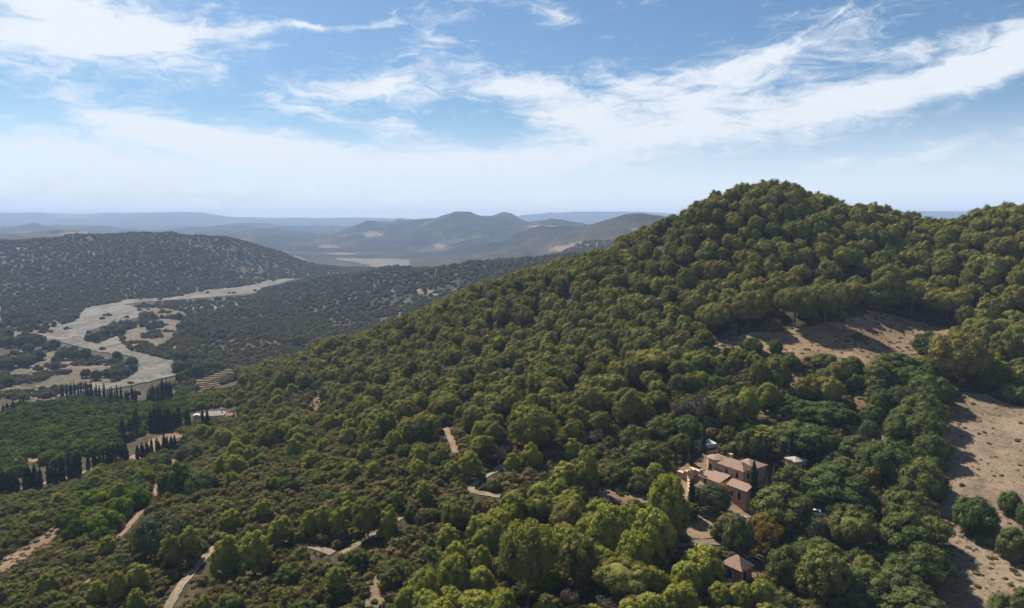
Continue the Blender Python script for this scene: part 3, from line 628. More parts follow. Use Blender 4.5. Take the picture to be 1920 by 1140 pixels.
reg('far_oak', OB, [broad(56, 0, 6.6, 5.2), broad(57, 0, 7.2, 4.8), broad(58, 0, 5.8, 5.4)])
reg('olive', ('olive', 'palebark'), [broad(61, 1, 6, 4.8, 1.0, loose=.6), broad(62, 1, 6.4, 4.6, 1.1, loose=.6)])
reg('shrub', ('shrub', 'bark'), [bush(71, 1), bush(72, 1, 3.2, 1.8), bush(73, 1, 2.6, 2.1), bush(74, 1, 3.4, 1.6)])
reg('far_shrub', ('shrub', 'bark'), [bush(75, 0), bush(76, 0, 3.2, 1.8), bush(77, 0, 2.6, 2.2)])
reg('slope_shrub', ('shrub_far', 'bark'), [bush(78, 0, 2.9, 2.0), bush(79, 0, 3.4, 1.8)])
reg('citrus', ('citrus', 'bark'), [broad(81, 0, 4.4, 3.4, .3), broad(82, 0, 4.6, 3.2, .3)])
reg('bright_citrus', ('citrus_bright', 'bark'), [broad(83, 1, 4.8, 3.8, .4, 46), broad(84, 1, 5, 3.6, .4, 46)])
reg('cypress', ('cypress', 'bark'), [cypress_m(91, 1), cypress_m(92, 1, 9, 1.3)])
reg('far_cypress', ('cypress', 'bark'), [cypress_m(93, 0), cypress_m(94, 0, 9, 1.8), cypress_m(95, 0, 9, 1.4)])
reg('palm', ('pine_bright', 'bark'), [palm(96)])
reg('dry_tuft', ('straw', 'bark'), [bush(101, 0, 1.2, .6), bush(102, 0, 1.0, .6)])
reg('autumn', ('orange', 'palebark'), [broad(97, 1, 5.6, 5.4, .9, 30, loose=.6)])
reg('bare', ('dead', 'palebark'), [bare(98), bare(99, 4.4, 5)])

# ------------------------------------------------------------------ planting
prand = random.Random(5)
def dims(px, pb, w, h):
    g = ground(px, pb, 30, 2500); d = depth(*g) / F
    return g, w * d, h * d / .93
def plant(kind, p, w, h, name, label, cat, group=None, parts=True, variant=None, rot=None):
    pr = PROTO[kind][variant if variant is not None else prand.randrange(len(PROTO[kind]))]
    s = (w / pr['w'], w / pr['w'] * prand.uniform(.92, 1.08), h / pr['h'])
    if parts:
        root = bpy.data.objects.new(name, None); COL.objects.link(root); root.empty_display_size = .5
        link('crown', pr['crown'], root); link('trunk', pr['trunk'], root)
    else: root = link(name, pr['whole'])
    root.location = (p[0], p[1], p[2] - .1); root.scale = s; root.rotation_euler = (0, 0, prand.uniform(0, 6.28) if rot is None else rot)
    return prop(root, label, cat, group)
# --- trees placed one by one: kind, px, base py, width px, height px, name, label
T = []
for k, rows in {
 'umbrella_pine': [
  (990,1150,108,178,'tall dark pine with a broad top, biggest tree at the bottom of the slope'),
  (1163,1128,108,76,'wide umbrella shaped pine right of the tallest dark pine'),
  (1595,1045,84,86,'flat topped green pine just above the big domed pine below the driveway'),
  (1010,985,54,56,'light green pine directly above the tall dark pine'),
  (1490,612,80,74,'broad dark pine at the upper left edge of the reddish clearing'),
  (1546,607,68,74,'tall shaded pine standing over the dark corner of the clearing'),
  (1708,590,76,64,'round headed pine on the upper edge of the clearing, left of the widest one'),
  (1776,603,80,62,'widest rounded pine on the upper right edge of the clearing')],
 'pine': [
  (1543,1138,92,112,'large domed pine with bright rim right of the small lower roof'),
  (1082,1105,78,105,'round lumpy pine between the tall dark pine and the umbrella pine'),
  (998,845,82,82,'big rounded pine standing out below the dense wood'),
  (1060,1005,60,66,'dull green pine left of the grey gap above the umbrella pine'),
  (1662,575,52,78,'pale upright pine in the fold above the clearing'),
  (1403,612,56,66,'tall rounded pine at the left foot of the hilltop wood'),
  (1340,625,48,56,'pine at the end of the wood left of the clearing'),
  (1800,720,94,96,'large dark pine standing right of the clearing'),
  (1848,672,60,72,'tall pine behind the large dark one right of the clearing'),
  (1884,690,66,70,'rounded pine near the right edge above the dry field'),
  (1372,800,64,58,'domed pine beside the reddish leafless tree'),
  (1515,758,44,54,'round pine on the bare ground above the wide oak'),
  (1553,762,50,58,'pine with a lit crown right of the round pine on bare ground'),
  (1308,706,70,48,'yellowish pine at the lower edge of the dense wood'),
  (1225,700,78,46,'yellowish rounded pine in the wood above the orange tinted crown'),
  (1178,800,58,70,'fresh green pine above the maquis left of the leafless tree'),
  (515,845,40,52,'dark rounded pine right of the white farmhouse'),
  (690,1008,54,74,'dense dark green pine left of the grey track'),
  (855,998,52,64,'rounded pine on its own left of the sharp track bend'),
  (1645,722,48,48,'rounded pine below the middle of the clearing'),
  (1570,722,42,44,'small rounded pine below the left part of the clearing'),
  (1460,728,44,56,'upright pine below the left tip of the clearing'),
  (1423,726,36,52,'slim pine left of the upright one below the clearing'),
  (907,866,44,50,'small domed pine left of the dry grey bushes')],
 'bright_pine': [
  (1248,1010,80,120,'tall bright green pine just left of the villa'),
  (1225,1062,82,108,'bright pine in front of the tall one left of the villa'),
  (1145,1045,72,100,'slender yellow green pine above the umbrella pine'),
  (1190,1085,70,90,'bright pine right of the slender yellow green pine'),
  (1315,1100,80,76,'bright spreading pine left of the small lower roof'),
  (1285,1120,60,70,'bright pine behind the bottom row left of the lower roof'),
  (1348,1145,44,52,'small bright pine in the bottom row below the lower roof'),
  (1387,1150,48,58,'bright rounded pine in the bottom row, middle of three under the lower roof'),
  (1428,1148,52,62,'bright pine in the bottom row right of the lower roof'),
  (895,1175,86,66,'wide bright pine cut by the bottom of the picture left of the tall dark pine'),
  (850,1122,66,82,'clustered light green pine left of the tall dark pine'),
  (795,1140,58,74,'light green pine left of the clustered one near the bottom'),
  (763,1165,44,68,'small bright pine on the bottom edge among maquis'),
  (1400,790,44,62,'slim bright pine between domed pine and the reddish patch'),
  (1440,765,42,48,'light pine beside the upper reddish track')],
 'cone_pine': [
  (903,1083,40,62,'narrow pine above the clustered light green pine'),
  (728,1010,42,64,'yellow green narrow pine beside the grey track'),
  (838,1032,42,50,'small cone shaped pine below the lone rounded pine'),
  (322,1068,40,67,'yellow green narrow pine left of the pale track'),
  (357,1052,44,66,'darker narrow pine beside the pale track'),
  (422,1080,52,80,'broad cone pine above the pale track bend'),
  (478,1078,60,84,'largest cone pine of the row right of the pale track'),
  (432,998,42,44,'cone pine above the bend of the pale track'),
  (528,1018,44,52,'cone pine at the start of the white track'),
  (579,1008,32,50,'narrow pine, left of three in a row above the white track'),
  (606,1003,34,56,'narrow pine, middle of three in a row above the white track'),
  (632,1006,34,56,'narrow pine, right of three in a row above the white track'),
  (222,1135,38,66,'bright pointed pine low on the slope, left of a taller neighbour'),
  (257,1118,44,62,'two headed bright pine low on the left slope'),
  (257,1155,34,54,'little bright pine on the bottom edge of the left slope'),
  (384,1160,30,46,'little bright pine on the bottom edge beside the pale track'),
  (446,898,42,46,'pine in the maquis, right of a pair below the farmhouse'),
  (417,898,34,44,'pine in the maquis, left of a pair below the farmhouse'),
  (471,868,30,34,'small pine above the pair below the farmhouse'),
  (420,848,44,44,'rounded small pine nearest below the farmhouse'),
  (552,866,28,44,'narrow lit pine below the dark rounded pine'),
  (583,880,34,34,'short lit pine in the middle of the maquis'),
  (880,898,46,52,'cone pine left of the sharp track bend'),
  (960,888,32,38,'small cone pine above the sharp track bend'),
  (997,882,40,54,'cone pine right of the small one above the track bend'),
  (1055,922,54,56,'light green pine left of the dark green cone shaped tree'),
  (1100,918,44,80,'dark green cone shaped tree in the maquis left of the villa'),
  (655,840,36,40,'small lit pine among shrubs below the wood'),
  (700,835,34,42,'narrow pine below the west end of the wood'),
  (740,850,34,44,'narrow pine at the foot of the west wood'),
  (620,815,34,38,'small pine on the slope right of the dark rounded pine'),
  (790,870,32,36,'small pine left of the straight dirt break')],
 'oak': [
  (330,930,62,64,'dark dense oak beside the brown dirt track'),
  (1485,920,62,50,'dense round oak behind the driveway'),
  (1565,950,114,80,'broad dark spreading oak above the parked car'),
  (1465,995,112,86,'large loose green tree in front of the villa courtyard'),
  (1597,985,78,58,'round oak above the flat topped pine'),
  (1697,1048,98,90,'large dark oak beside the dry field'),
  (1473,1098,68,80,'dark shaggy tree right of the small lower roof'),
  (1728,796,78,60,'dark oak in the tree line, level with the top of the dry field'),
  (1740,756,76,54,'highest oak of the tree line beside the dry field'),
  (1733,834,72,62,'oak in the tree line just below the field corner'),
  (1745,866,62,56,'rounded oak in the tree line, halfway along the dry field'),
  (1728,938,82,74,'bulky oak in the tree line touching the dry field'),
  (1705,976,86,58,'wide oak below the bulky one in the tree line'),
  (1735,1092,88,76,'darkest oak at the foot of the tree line'),
  (1616,1140,104,76,'low spreading oak at the bottom right of the domed pine'),
  (1705,1170,124,64,'broad oak cut by the bottom edge beside the dry field'),
  (1545,790,98,38,'wide low oak on the bare ground behind the villa'),
  (1635,796,46,38,'small round oak with open ground beneath it'),
  (1407,856,58,54,'rounded grey green tree right behind the villa roof'),
  (1505,842,104,50,'long spreading green tree behind the cypresses'),
  (1605,862,62,46,'round dark tree above the low white wall'),
  (1660,892,104,68,'mottled oak in the middle of the right wood'),
  (1688,822,60,48,'dark round oak beside the small dusty yard'),
  (1409,662,42,30,'low round tree at the left tip of the clearing'),
  (1454,664,28,28,'small dark round oak in the left part of the clearing'),
  (1608,638,15,15,'tiny dark bush alone in the middle of the clearing'),
  (1740,664,54,44,'round soft green tree at the lower right of the clearing'),
  (1325,684,42,34,'low round tree left of the clearing tip'),
  (1545,688,54,26,'dark oak under the lower edge of the clearing'),
  (1680,690,70,30,'dark wide oak under the lower right edge of the clearing'),
  (1160,905,60,40,'low round oak in the maquis left of the villa'),
  (1215,870,70,44,'broad oak on the slope above the bright tall pine'),
  (1240,820,60,40,'grey green oak below the dry grey tree'),
  (1190,840,60,44,'dense green oak left of the cypresses above the villa'),
  (560,650,24,20,'small oak on the skyline of the low west spur')],
 'olive': [
  (1336,960,66,54,'olive tree in front of the villa terrace'),
  (1530,1022,56,54,'thin grey tree below the parked car'),
  (300,1042,96,82,'large grey green olive beside the brown track'),
  (355,868,54,36,'grey olive at the top of the brown track'),
  (1690,762,50,40,'pale grey green tree at the top of the tree line'),
  (1540,925,50,40,'grey olive at the edge of the driveway'),
  (1630,832,34,44,'pale feathery tree beside the small dusty yard'),
  (380,925,60,40,'grey shrubby olive right of the dark dense oak')],
 'shrub': [
  (1385,1042,56,76,'tall green shrub left of the orange leaved tree'),
  (1825,995,84,66,'large round green bush alone in the dry field'),
  (1892,963,42,44,'small dark bush in the dry field near the right edge'),
  (1897,1048,54,62,'wide green bush in the dry field below the small dark one'),
  (1925,990,36,50,'bush in the dry field cut by the right edge of the picture'),
  (1882,1165,64,54,'bush in the dry field cut by the bottom edge'),
  (1348,1010,34,32,'low green shrub by the pale drive below the villa'),
  (1925,1150,50,50,'bright green bush in the bottom right corner'),
  (1835,1021,16,14,'tiny tuft bush below the large round bush in the dry field')],
 'bright_citrus': [
  (224,975,56,44,'bright green citrus tree in the middle of the young grove'),
  (255,955,48,38,'bright citrus tree at the top of the young grove'),
  (200,1000,60,44,'yellow green citrus tree, widest in the young grove'),
  (150,1015,56,44,'yellow green citrus tree at the low end of the young grove'),
  (270,910,40,30,'green citrus tree below the orchard hedge'),
  (180,955,50,38,'deep green citrus tree at the left of the young grove'),
  (128,990,44,36,'bright citrus tree next to the reddish dirt strip')],
 'bare': [
  (1308,796,46,56,'reddish brown leafless tree beside the domed pine'),
  (1275,790,36,36,'grey leafless tree left of the reddish one'),
  (1120,835,36,28,'grey brown dry bush below the big rounded pine'),
  (935,872,34,30,'grey dry bush right of the small domed pine'),
  (1068,1145,36,40,'bare grey tree at the foot of the round lumpy pine'),
  (1145,1150,50,36,'bare grey bush under the umbrella pine')],
 'autumn': [(1432,1036,62,72,'orange leaved tree in the garden below the villa')],
 'palm': [(1434,872,42,74,'tall fan palm with thin trunk behind the villa')],
 'cypress': [
  (1411,952,17,86,'tall dark cypress in front of the main villa wall'),
  (1296,953,13,54,'slim cypress at the outer left wall of the villa'),
  (1482,872,14,58,'cypress behind the garden, left of the small outbuilding'),
  (1535,874,15,54,'cypress just right of the small outbuilding'),
  (1581,868,13,34,'short cypress right of the two near the outbuilding'),
  (1319,848,10,58,'cypress beside the blue swimming pool'),
  (1296,872,12,54,'cypress left of the pool one, above the villa terrace'),
  (1556,970,16,66,'dark cypress beside the parked car'),
  (1374,878,10,44,'slim cypress rising behind the main villa roof'),
  (1345,960,11,50,'slim cypress beside the olive in front of the villa'),
  (1440,940,12,56,'cypress in front of the right wing of the villa'),
  (1508,862,10,40,'slim cypress behind the small outbuilding'),
  (1453,914,13,46,'cypress against the right wing of the villa'),
  (1266,880,8,40,'thin cypress at the edge of the wood left of the villa')]}.items():
    for r in rows: T.append((k, *r))
KINDN = {'umbrella_pine': ('pine_tree', 'pine tree'), 'pine': ('pine_tree', 'pine tree'), 'bright_pine': ('pine_tree', 'pine tree'), 'cone_pine': ('pine_tree', 'pine tree'),
         'oak': ('oak_tree', 'oak tree'), 'olive': ('olive_tree', 'olive tree'), 'shrub': ('bush', 'bush'), 'bright_citrus': ('citrus_tree', 'citrus tree'),
         'bare': ('bare_tree', 'bare tree'), 'autumn': ('autumn_tree', 'tree'), 'palm': ('palm_tree', 'palm'), 'cypress': ('cypress_tree', 'cypress')}
GRPN = {'pine_tree': 'pines placed apart on the slopes', 'oak_tree': 'oaks around the villa and fields', 'olive_tree': 'olive trees', 'bush': 'bushes in the open', 'citrus_tree': 'citrus trees of the young grove', 'bare_tree': 'leafless trees', 'cypress_tree': 'cypresses around the villa'}
# what must stay in sight from the photographer's side: nothing is planted on the line of sight in front of these
KEEP = []      # px, py, radius px, distance
def keep_line(line, r, t0=0, t1=1):
    for i in range(len(line) - 1):
        a, c = line[i], line[i + 1]; n = max(1, int(math.hypot(c[0] - a[0], c[1] - a[1]) / 5))
        for j in range(n + 1):
            x = a[0] + (c[0] - a[0]) * j / n; y = a[1] + (c[1] - a[1]) * j / n; KEEP.append((x, y, r, ground(x, y).y))
for ln, r in [([(945,875),(918,890)], 3), ([(882,916),(928,926)], 5), ([(662,1024),(752,966)], 3), ([(512,1015),(560,1020)], 3), ([(590,1022),(622,1036)], 4), ([(318,1135),(372,1070)], 6),
              ([(385,1052),(415,1015)], 2), ([(1280,1019),(1368,1015)], 4), ([(1490,928),(1540,950)], 4), ([(1510,930),(1550,950)], 4), ([(0,1062),(125,980)], 7), ([(340,848),(325,865)], 4), ([(300,885),(290,925)], 3), ([(270,950),(225,1000)], 3),
              ([(838,800),(852,845)], 3), ([(595,745),(592,765)], 6), ([(1412,750),(1425,775),(1450,780)], 6), ([(1600,805),(1665,820)], 6), ([(1610,735),(1612,765)], 5), ([(1485,700),(1490,725)], 5),
              ([(280,830),(340,815)], 3), ([(0,922),(90,905),(150,890)], 2), ([(250,858),(295,838)], 2), ([(700,1085),(712,1130)], 5), ([(1130,925),(1230,935)], 7),
              ([(1300,985),(1335,1000)], 9), ([(370,772),(428,768)], 14), ([(1400,1030),(1380,1075)], 24), ([(1360,1075),(1400,1085)], 8), ([(1490,870),(1515,875)], 12), ([(1328,832),(1328,838)], 9),
              ([(1290,890),(1440,900)], 34), ([(1350,935),(1400,940)], 14), ([(1532,958),(1534,962)], 11), ([(1655,826),(1600,812)], 4), ([(372,724),(395,714)], 11), ([(395,712),(428,696)], 9), ([(56,862),(68,866)], 5), ([(1400,735),(1402,745)], 4), ([(1500,1080),(1510,1120)], 6)]: keep_line(ln, r)
KEEP = np.array(KEEP); KEEP[:, 2] = np.where(KEEP[:, 2] < 8, KEEP[:, 2] * .55, KEEP[:, 2])
PATHXY = []
for ln_, w_, m_ in PATHS:
    q_ = [ground(*p_) for p_ in ln_]
    for a_, b_ in zip(q_[:-1], q_[1:]):
        for t_ in np.linspace(0, 1, max(2, int((b_ - a_).length / 1.0))): PATHXY.append((a_.x + (b_.x - a_.x) * t_, a_.y + (b_.y - a_.y) * t_))
PATHXY = np.array(PATHXY)
def off_path(x, y):
    return np.array([np.min((PATHXY[:, 0] - a) ** 2 + (PATHXY[:, 1] - c) ** 2) > 1.2 for a, c in zip(x, y)], bool)
TAKEN = []     # x, y, radius of what already stands
def clear_of(x, y, r, k=.62):
    if not TAKEN: return True
    t = np.asarray(TAKEN_A); return not np.any((t[:, 0] - x) ** 2 + (t[:, 1] - y) ** 2 < ((t[:, 2] + r) * k) ** 2)
placed = []
for (k, px, pb, w, h, lab) in T:
    g, W, Hm = dims(px, pb, w, h)
    nm, cat = KINDN[k]; far_ = g.y > 330
    if k == 'shrub': ob = plant('oak', g, W, Hm, nm, lab, cat, GRPN.get(nm))
    else: ob = plant(k, g, W, Hm, nm, lab, cat, GRPN.get(nm), parts=True)
    TAKEN.append((g.x, g.y, W / 2)); placed.append((px, pb, w, h, g.y))
TAKEN_A = np.array(TAKEN)
# hand-placed trees, as boxes of sight that scattered ones must not cover
PL = np.array(placed)

def grid_points(poly, ymin, ymax, spacing, jit=.42, rows=None, seed=0):
    """jittered planting points over the ground whose base lies in a survey polygon"""
    r_ = np.random.default_rng(seed); x0 = min(p[0] for p in poly); x1 = max(p[0] for p in poly)
    a0 = (x0 - CX) / F; a1 = (x1 - CX) / F; xa = min(a0 * ymin, a0 * ymax); xb = max(a1 * ymin, a1 * ymax)
    gx, gy = np.meshgrid(np.arange(xa, xb, spacing), np.arange(ymin, ymax, spacing)); gx = gx.ravel(); gy = gy.ravel()
    gx = gx + r_.uniform(-jit, jit, gx.shape) * spacing; gy = gy + r_.uniform(-jit, jit, gy.shape) * spacing
    if rows: c, s = math.cos(rows), math.sin(rows); cx_, cy_ = (xa + xb) / 2, (ymin + ymax) / 2; gx, gy = cx_ + (gx - cx_) * c * 1.0 - (gy - cy_) * s, cy_ + (gx - cx_) * s + (gy - cy_) * c
    ok = (gy > ymin) & (gy < ymax); gx = gx[ok]; gy = gy[ok]; gz_ = H(gx, gy); px, py = project(gx, gy, gz_)
    m = in_poly(px, py, poly); return gx[m], gy[m], gz_[m]
def not_blocking(x, y, z, w, h):
    px, pb = project(x, y, z); _, pt = project(x, y, z + h); hw = w / 2 * F / depth(x, y, z); ok = np.ones(len(x), bool)
    for (kx, ky, kr, kY) in KEEP:
        ok &= ~((y < kY + 2) & (np.abs(px - kx) < hw + kr) & (pt < ky + kr * .7) & (pb > ky - kr))
    for (qx, qb, qw, qh, qY) in PL:      # keep the upper two thirds of the hand-placed trees in sight
        ok &= ~((y < qY - .5) & (np.abs(px - qx) < (hw + qw / 2) * .55) & (pt < qb - qh * .45) & (pb > qb - qh))
    for i in range(len(TAKEN_A)):
        t = TAKEN_A[i]; ok &= ((x - t[0]) ** 2 + (y - t[1]) ** 2 > ((t[2] + w / 2) * .55) ** 2)
    return ok
FP = [(p.x, p.y) for p in unproj(RFIELD)]; CPW = [(p.x, p.y) for p in CLEARW]; RW = [(p.x, p.y) for p in riverW]; SW = [(p.x, p.y) for p in unproj(SAND, RZ)]; VW = [(p.x, p.y) for p in VINEW]
def off_open(x, y): return ~(in_poly(x, y, FP) | in_poly(x, y, CPW) | in_poly(x, y, VW))
AUTO = []      # dict(kind, x, y, z, w, h, zone)
def scatter(kind, poly, ymin, ymax, spacing, wr, hr, zone, seed, keepf=None, jit=.42, rows=None, dens=None, block=True, hid=.035, open_=True):
    x, y, z = grid_points(poly, ymin, ymax, spacing, jit, rows, seed); r_ = np.random.default_rng(seed + 999); n = len(x)
    w = r_.uniform(*wr, n); h = w * r_.uniform(*hr, n); m = np.ones(n, bool)
    if open_: m &= off_open(x, y)
    if dens is not None: m &= r_.uniform(size=n) < dens(x, y)
    m &= hidden(x, y, z + h) < hid
    if keepf is not None: m &= keepf(x, y)
    x, y, z, w, h = (q[m] for q in (x, y, z, w, h))
    if block and len(x): m = not_blocking(x, y, z, w, h); x, y, z, w, h = (q[m] for q in (x, y, z, w, h))
    for q in zip(x, y, z, w, h): AUTO.append((kind, *map(float, q), zone))
#          the dense wood over the whole hill
HILL = [(150,300),(150,720),(250,738),(350,722),(430,705),(470,730),(560,742),(640,785),(740,835),(790,850),(850,800),(925,845),(1010,862),(1110,830),(1190,790),(1290,750),(1312,700),(1335,645),(1400,625),(1480,610),(1600,600),(1640,586),(1720,604),(1830,640),(1900,640),(2350,640),(2350,250)]
def ridge(x, y): return y < 470
scatter('pine', HILL, 130, 470, 6.7, (5.4, 8.2), (1.0, 1.3), 'hill', 1, ridge, jit=.40, hid=.03, dens=lambda x, y: np.clip(.50 + .95 * fbm(x / 30, y / 30, 3, 5), 0, 1))
scatter('pine', HILL, 130, 470, 9, (3.6, 5.4), (1.0, 1.4), 'hill', 2, ridge, jit=.46, dens=lambda x, y: np.full(x.shape, .35))
scatter('bare', HILL, 130, 460, 19, (3.0, 5.5), (.9, 1.2), 'hill', 30, ridge, dens=lambda x, y: np.full(x.shape, .5))
MIDZ = [(360,735),(470,730),(560,742),(640,785),(740,835),(790,850),(850,800),(925,845),(1010,862),(1110,830),(1190,790),(1290,750),(1300,800),(1250,870),(1150,900),(1000,900),(800,905),(600,905),(420,885),(350,800)]
scatter('cone_pine', MIDZ, 120, 420, 8.2, (3.6, 5.8), (1.1, 1.45), 'mid', 3, dens=lambda x, y: np.clip(.25 + 1.0 * fbm(x / 26, y / 26, 3, 9), 0, 1))
LOWP = [(925,955),(1010,930),(1090,935),(1180,900),(1235,900),(1280,960),(1272,1020),(1300,1030),(1360,1100),(1420,1115),(1470,1200),(1480,1330),(760,1330),(790,1150),(830,1060),(900,1020)]
scatter('bright_pine', LOWP, 85, 200, 4.0, (3.8, 6.0), (1.0, 1.35), 'low', 4, dens=lambda x, y: np.full(x.shape, .8))
scatter('cone_pine', [(-150,880),(900,900),(900,1330),(-300,1330)], 85, 300, 17, (3.4, 4.6), (1.2, 1.5), 'lowleft', 5)
RIGHTZ = [(1290,760),(1312,700),(1335,680),(1480,690),(1560,695),(1700,690),(1800,660),(1850,700),(1790,745),(1765,790),(1765,860),(1752,910),(1740,990),(1765,1040),(1772,1080),(1735,1110),(1730,1330),(1470,1330),(1440,1120),(1440,1040),(1270,1010),(1240,905),(1180,890),(1230,830)]
scatter('oak', RIGHTZ, 85, 235, 5.4, (4.5, 7.6), (.72, .95), 'right', 6, dens=lambda x, y: np.full(x.shape, .85))
scatter('pine', RIGHTZ, 85, 235, 10, (4.5, 6.5), (1.0, 1.2), 'right', 7, dens=lambda x, y: np.full(x.shape, .5))
scatter('oak', [(1790,640),(1830,640),(2300,640),(2300,830),(2010,775),(1940,762),(1890,752),(1850,735),(1800,728),(1780,690)], 150, 235, 5.4, (5, 8), (.8, 1.0), 'fieldtop', 8)
scatter('pine', [(1790,600),(2300,600),(2300,760),(1890,730),(1850,715),(1780,690)], 150, 260, 7.5, (6, 8), (.9, 1.1), 'fieldtop', 9)
EVERY = [(-350,640),(2350,640),(2350,1400),(-350,1400)]
# maquis between everything
FLOORZ = [(-300,875),(0,930),(95,915),(230,870),(330,850),(360,735),(560,742),(1300,745),(1335,645),(1480,605),(1900,690),(1790,745),(1765,860),(1740,990),(1775,1050),(1735,1110),(1730,1400),(-400,1400)]
YARD = [(p.x, p.y) for p in unproj([(1270,880),(1330,850),(1440,860),(1560,935),(1560,975),(1440,965),(1380,1010),(1275,1010)])]
def veg(x, y): return ~in_poly(x, y, YARD)
scatter('shrub', FLOORZ, 80, 215, 2.3, (1.8, 4.6), (.5, .85), 'maquis', 10, veg, dens=lambda x, y: np.clip(.5 + 1.0 * fbm(x / 14, y / 14, 4, 21), 0, 1))
scatter('far_shrub', FLOORZ, 215, 420, 3.0, (2.4, 5.4), (.55, .85), 'maquis', 11, veg, dens=lambda x, y: np.clip(.5 + 1.0 * fbm(x / 18, y / 18, 4, 22), 0, 1))
scatter('far_shrub', HILL, 150, 460, 6.0, (2.5, 4.5), (.6, .9), 'maquis', 12, ridge)
scatter('oak', FLOORZ, 85, 330, 9.0, (3.5, 5.5), (.65, .85), 'maquis_oak', 13, veg, dens=lambda x, y: np.clip(.1 + .9 * fbm(x / 22, y / 22, 3, 23), 0, 1))
scatter('far_shrub', FLOORZ, 75, 330, 1.7, (.8, 1.5), (.45, .7), 'tuft', 24, lambda x, y: veg(x, y) & off_path(x, y), dens=lambda x, y: np.full(x.shape, .62), block=False)
scatter('far_shrub', CLEAR, 185, 270, 2.6, (1.0, 2.2), (.3, .5), 'tuft', 25, dens=lambda x, y: np.clip(2.2 * (vnoise(x / 12, y / 12, 8) - .45), 0, 1), block=False, open_=False)
# orchards
ORCH = [(-330,800),(-50,792),(40,765),(140,752),(262,758),(330,748),(430,742),(420,760),(360,768),(345,800),(280,812),(230,835),(215,850),(150,858),(90,882),(0,905),(-330,1000)]
scatter('citrus', ORCH, 170, 520, 4.7, (4.2, 6.8), (.6, .85), 'orchard', 14, jit=.22, rows=.5, dens=lambda x, y: np.full(x.shape, .96))
scatter('citrus', [(330,742),(350,725),(362,716),(388,738),(440,730),(500,700),(520,720),(470,745)], 300, 470, 4.2, (3.4, 4.6), (.62, .8), 'orchard', 15, jit=.25)
scatter('bright_citrus', [(92,1000),(130,920),(220,885),(330,860),(330,880),(300,925),(255,960),(195,1020),(120,1030)], 120, 300, 3.9, (3.2, 5.0), (.65, .85), 'grove', 16)
scatter('far_oak', [(-300,890),(0,930),(90,930),(120,960),(60,1000),(0,1040),(-300,1140)], 120, 320, 4.6, (4, 6.5), (.7, .9), 'lowcorner', 17)
# valley floor and the slopes behind
def off_river(x, y):
    isl = vnoise(x / 11, y / 17, 41) > .90; vin = in_poly(x, y, VW) | in_poly(x * (1 + 14 / y), y + 14, VW); r = ~vin & (~in_poly(x, y, RW) | isl) & ~( (in_poly(x, y, SW) & (vnoise(x / 15, y / 15, 3) < .72)))
    for k in (10, 22, 36): r &= ~in_poly(x * (1 + k / y), y + k, RW) | isl
    return r
FPL = [(-100,580),(60,586),(128,612),(70,632),(100,645),(230,670),(258,690),(200,728),(-100,765)]
def not_meadow(x, y):
    px, py = project(x, y, np.full(x.shape, -119.5)); m = in_poly(px, py, FPL); return off_river(x, y) & (~m | (vnoise(x / 23, y / 23, 77) > .60))
def clumpy(s, seed, lo, gain): return lambda x, y: np.clip(lo + gain * (fbm(x / s, y / s, 4, seed) - .5), 0, 1)
scatter('river', [(-400,540),(420,540),(420,700),(250,740),(100,760),(-400,800)], 470, 900, 9, (7, 12), (.8, 1.1), 'river', 18, off_river, dens=clumpy(50, 31, .20, 3.0), block=False, open_=False)
scatter('slope_shrub', [(-400,380),(1150,380),(1150,690),(340,735),(-400,780)], 440, 900, 5.2, (3.5, 7), (.55, .8), 'slope', 19, not_meadow, dens=clumpy(70, 32, .92, 2.2), block=False, open_=False, hid=.01)
scatter('slope_shrub', [(-400,380),(1250,380),(1250,690),(-400,780)], 900, 2000, 8.8, (5, 10), (.5, .75), 'slope', 20, off_river, dens=clumpy(120, 33, .97, 1.6), block=False, open_=False, hid=.006)
scatter('far_oak', [(600,380),(1250,380),(1250,500),(600,560)], 470, 1300, 16, (5, 9), (.7, .9), 'slope', 21, off_river, dens=clumpy(90, 34, .3, 2.0), block=False, open_=False, hid=.006)
# river islands wooded (inside the loop of the river bed)

# ---- choose which scattered plants are objects of their own: those that show largest
A = AUTO; print('scattered', len(A))
ax = np.array([a[1:6] for a in A]); kinds = np.array([a[0] for a in A]); zones = np.array([a[6] for a in A])
dist = depth(ax[:, 0], ax[:, 1], ax[:, 2]); ppx, ppy = project(ax[:, 0], ax[:, 1], ax[:, 2] + ax[:, 4] * .8)
vis = (ppx > -20) & (ppx < 1940) & (ppy < 1150) & (hidden(ax[:, 0], ax[:, 1], ax[:, 2] + ax[:, 4]) < -.001)
size = ax[:, 3] * ax[:, 4] / dist ** 2 * vis
# a plant mostly covered by nearer ones shows little: count canopy in front of its centre on a coarse grid
def shown():
    order = np.argsort(dist); grid = np.zeros((300, 500), bool); out = np.zeros(len(A))
    hw = ax[:, 3] / 2 * F / dist / 4; _, top = project(ax[:, 0], ax[:, 1], ax[:, 2] + ax[:, 4]); _, bot = project(ax[:, 0], ax[:, 1], ax[:, 2])
    for i in order:
        if not vis[i] or dist[i] > 700: continue
        x0, x1 = int((ppx[i]) / 4 - hw[i] * .75), int(ppx[i] / 4 + hw[i] * .75) + 1; y0, y1 = int(top[i] / 4 + .3), int(bot[i] / 4)
        x0 = max(x0, 0); y0 = max(y0, 0); x1 = min(x1, 499); y1 = min(y1, 299)
        if x1 <= x0 or y1 <= y0: continue
        g = grid[y0:y1, x0:x1]; out[i] = (~g).sum(); g[:] = True
    return out
SH = shown()
CL = {'bare': 'bare', 'pine': 'pine', 'cone_pine': 'pine', 'bright_pine': 'pine', 'oak': 'oak', 'far_oak': 'oak', 'citrus': 'citrus', 'bright_citrus': 'citrus', 'shrub': 'shrub', 'far_shrub': 'shrub', 'river': 'river', 'slope_shrub': 'slope'}
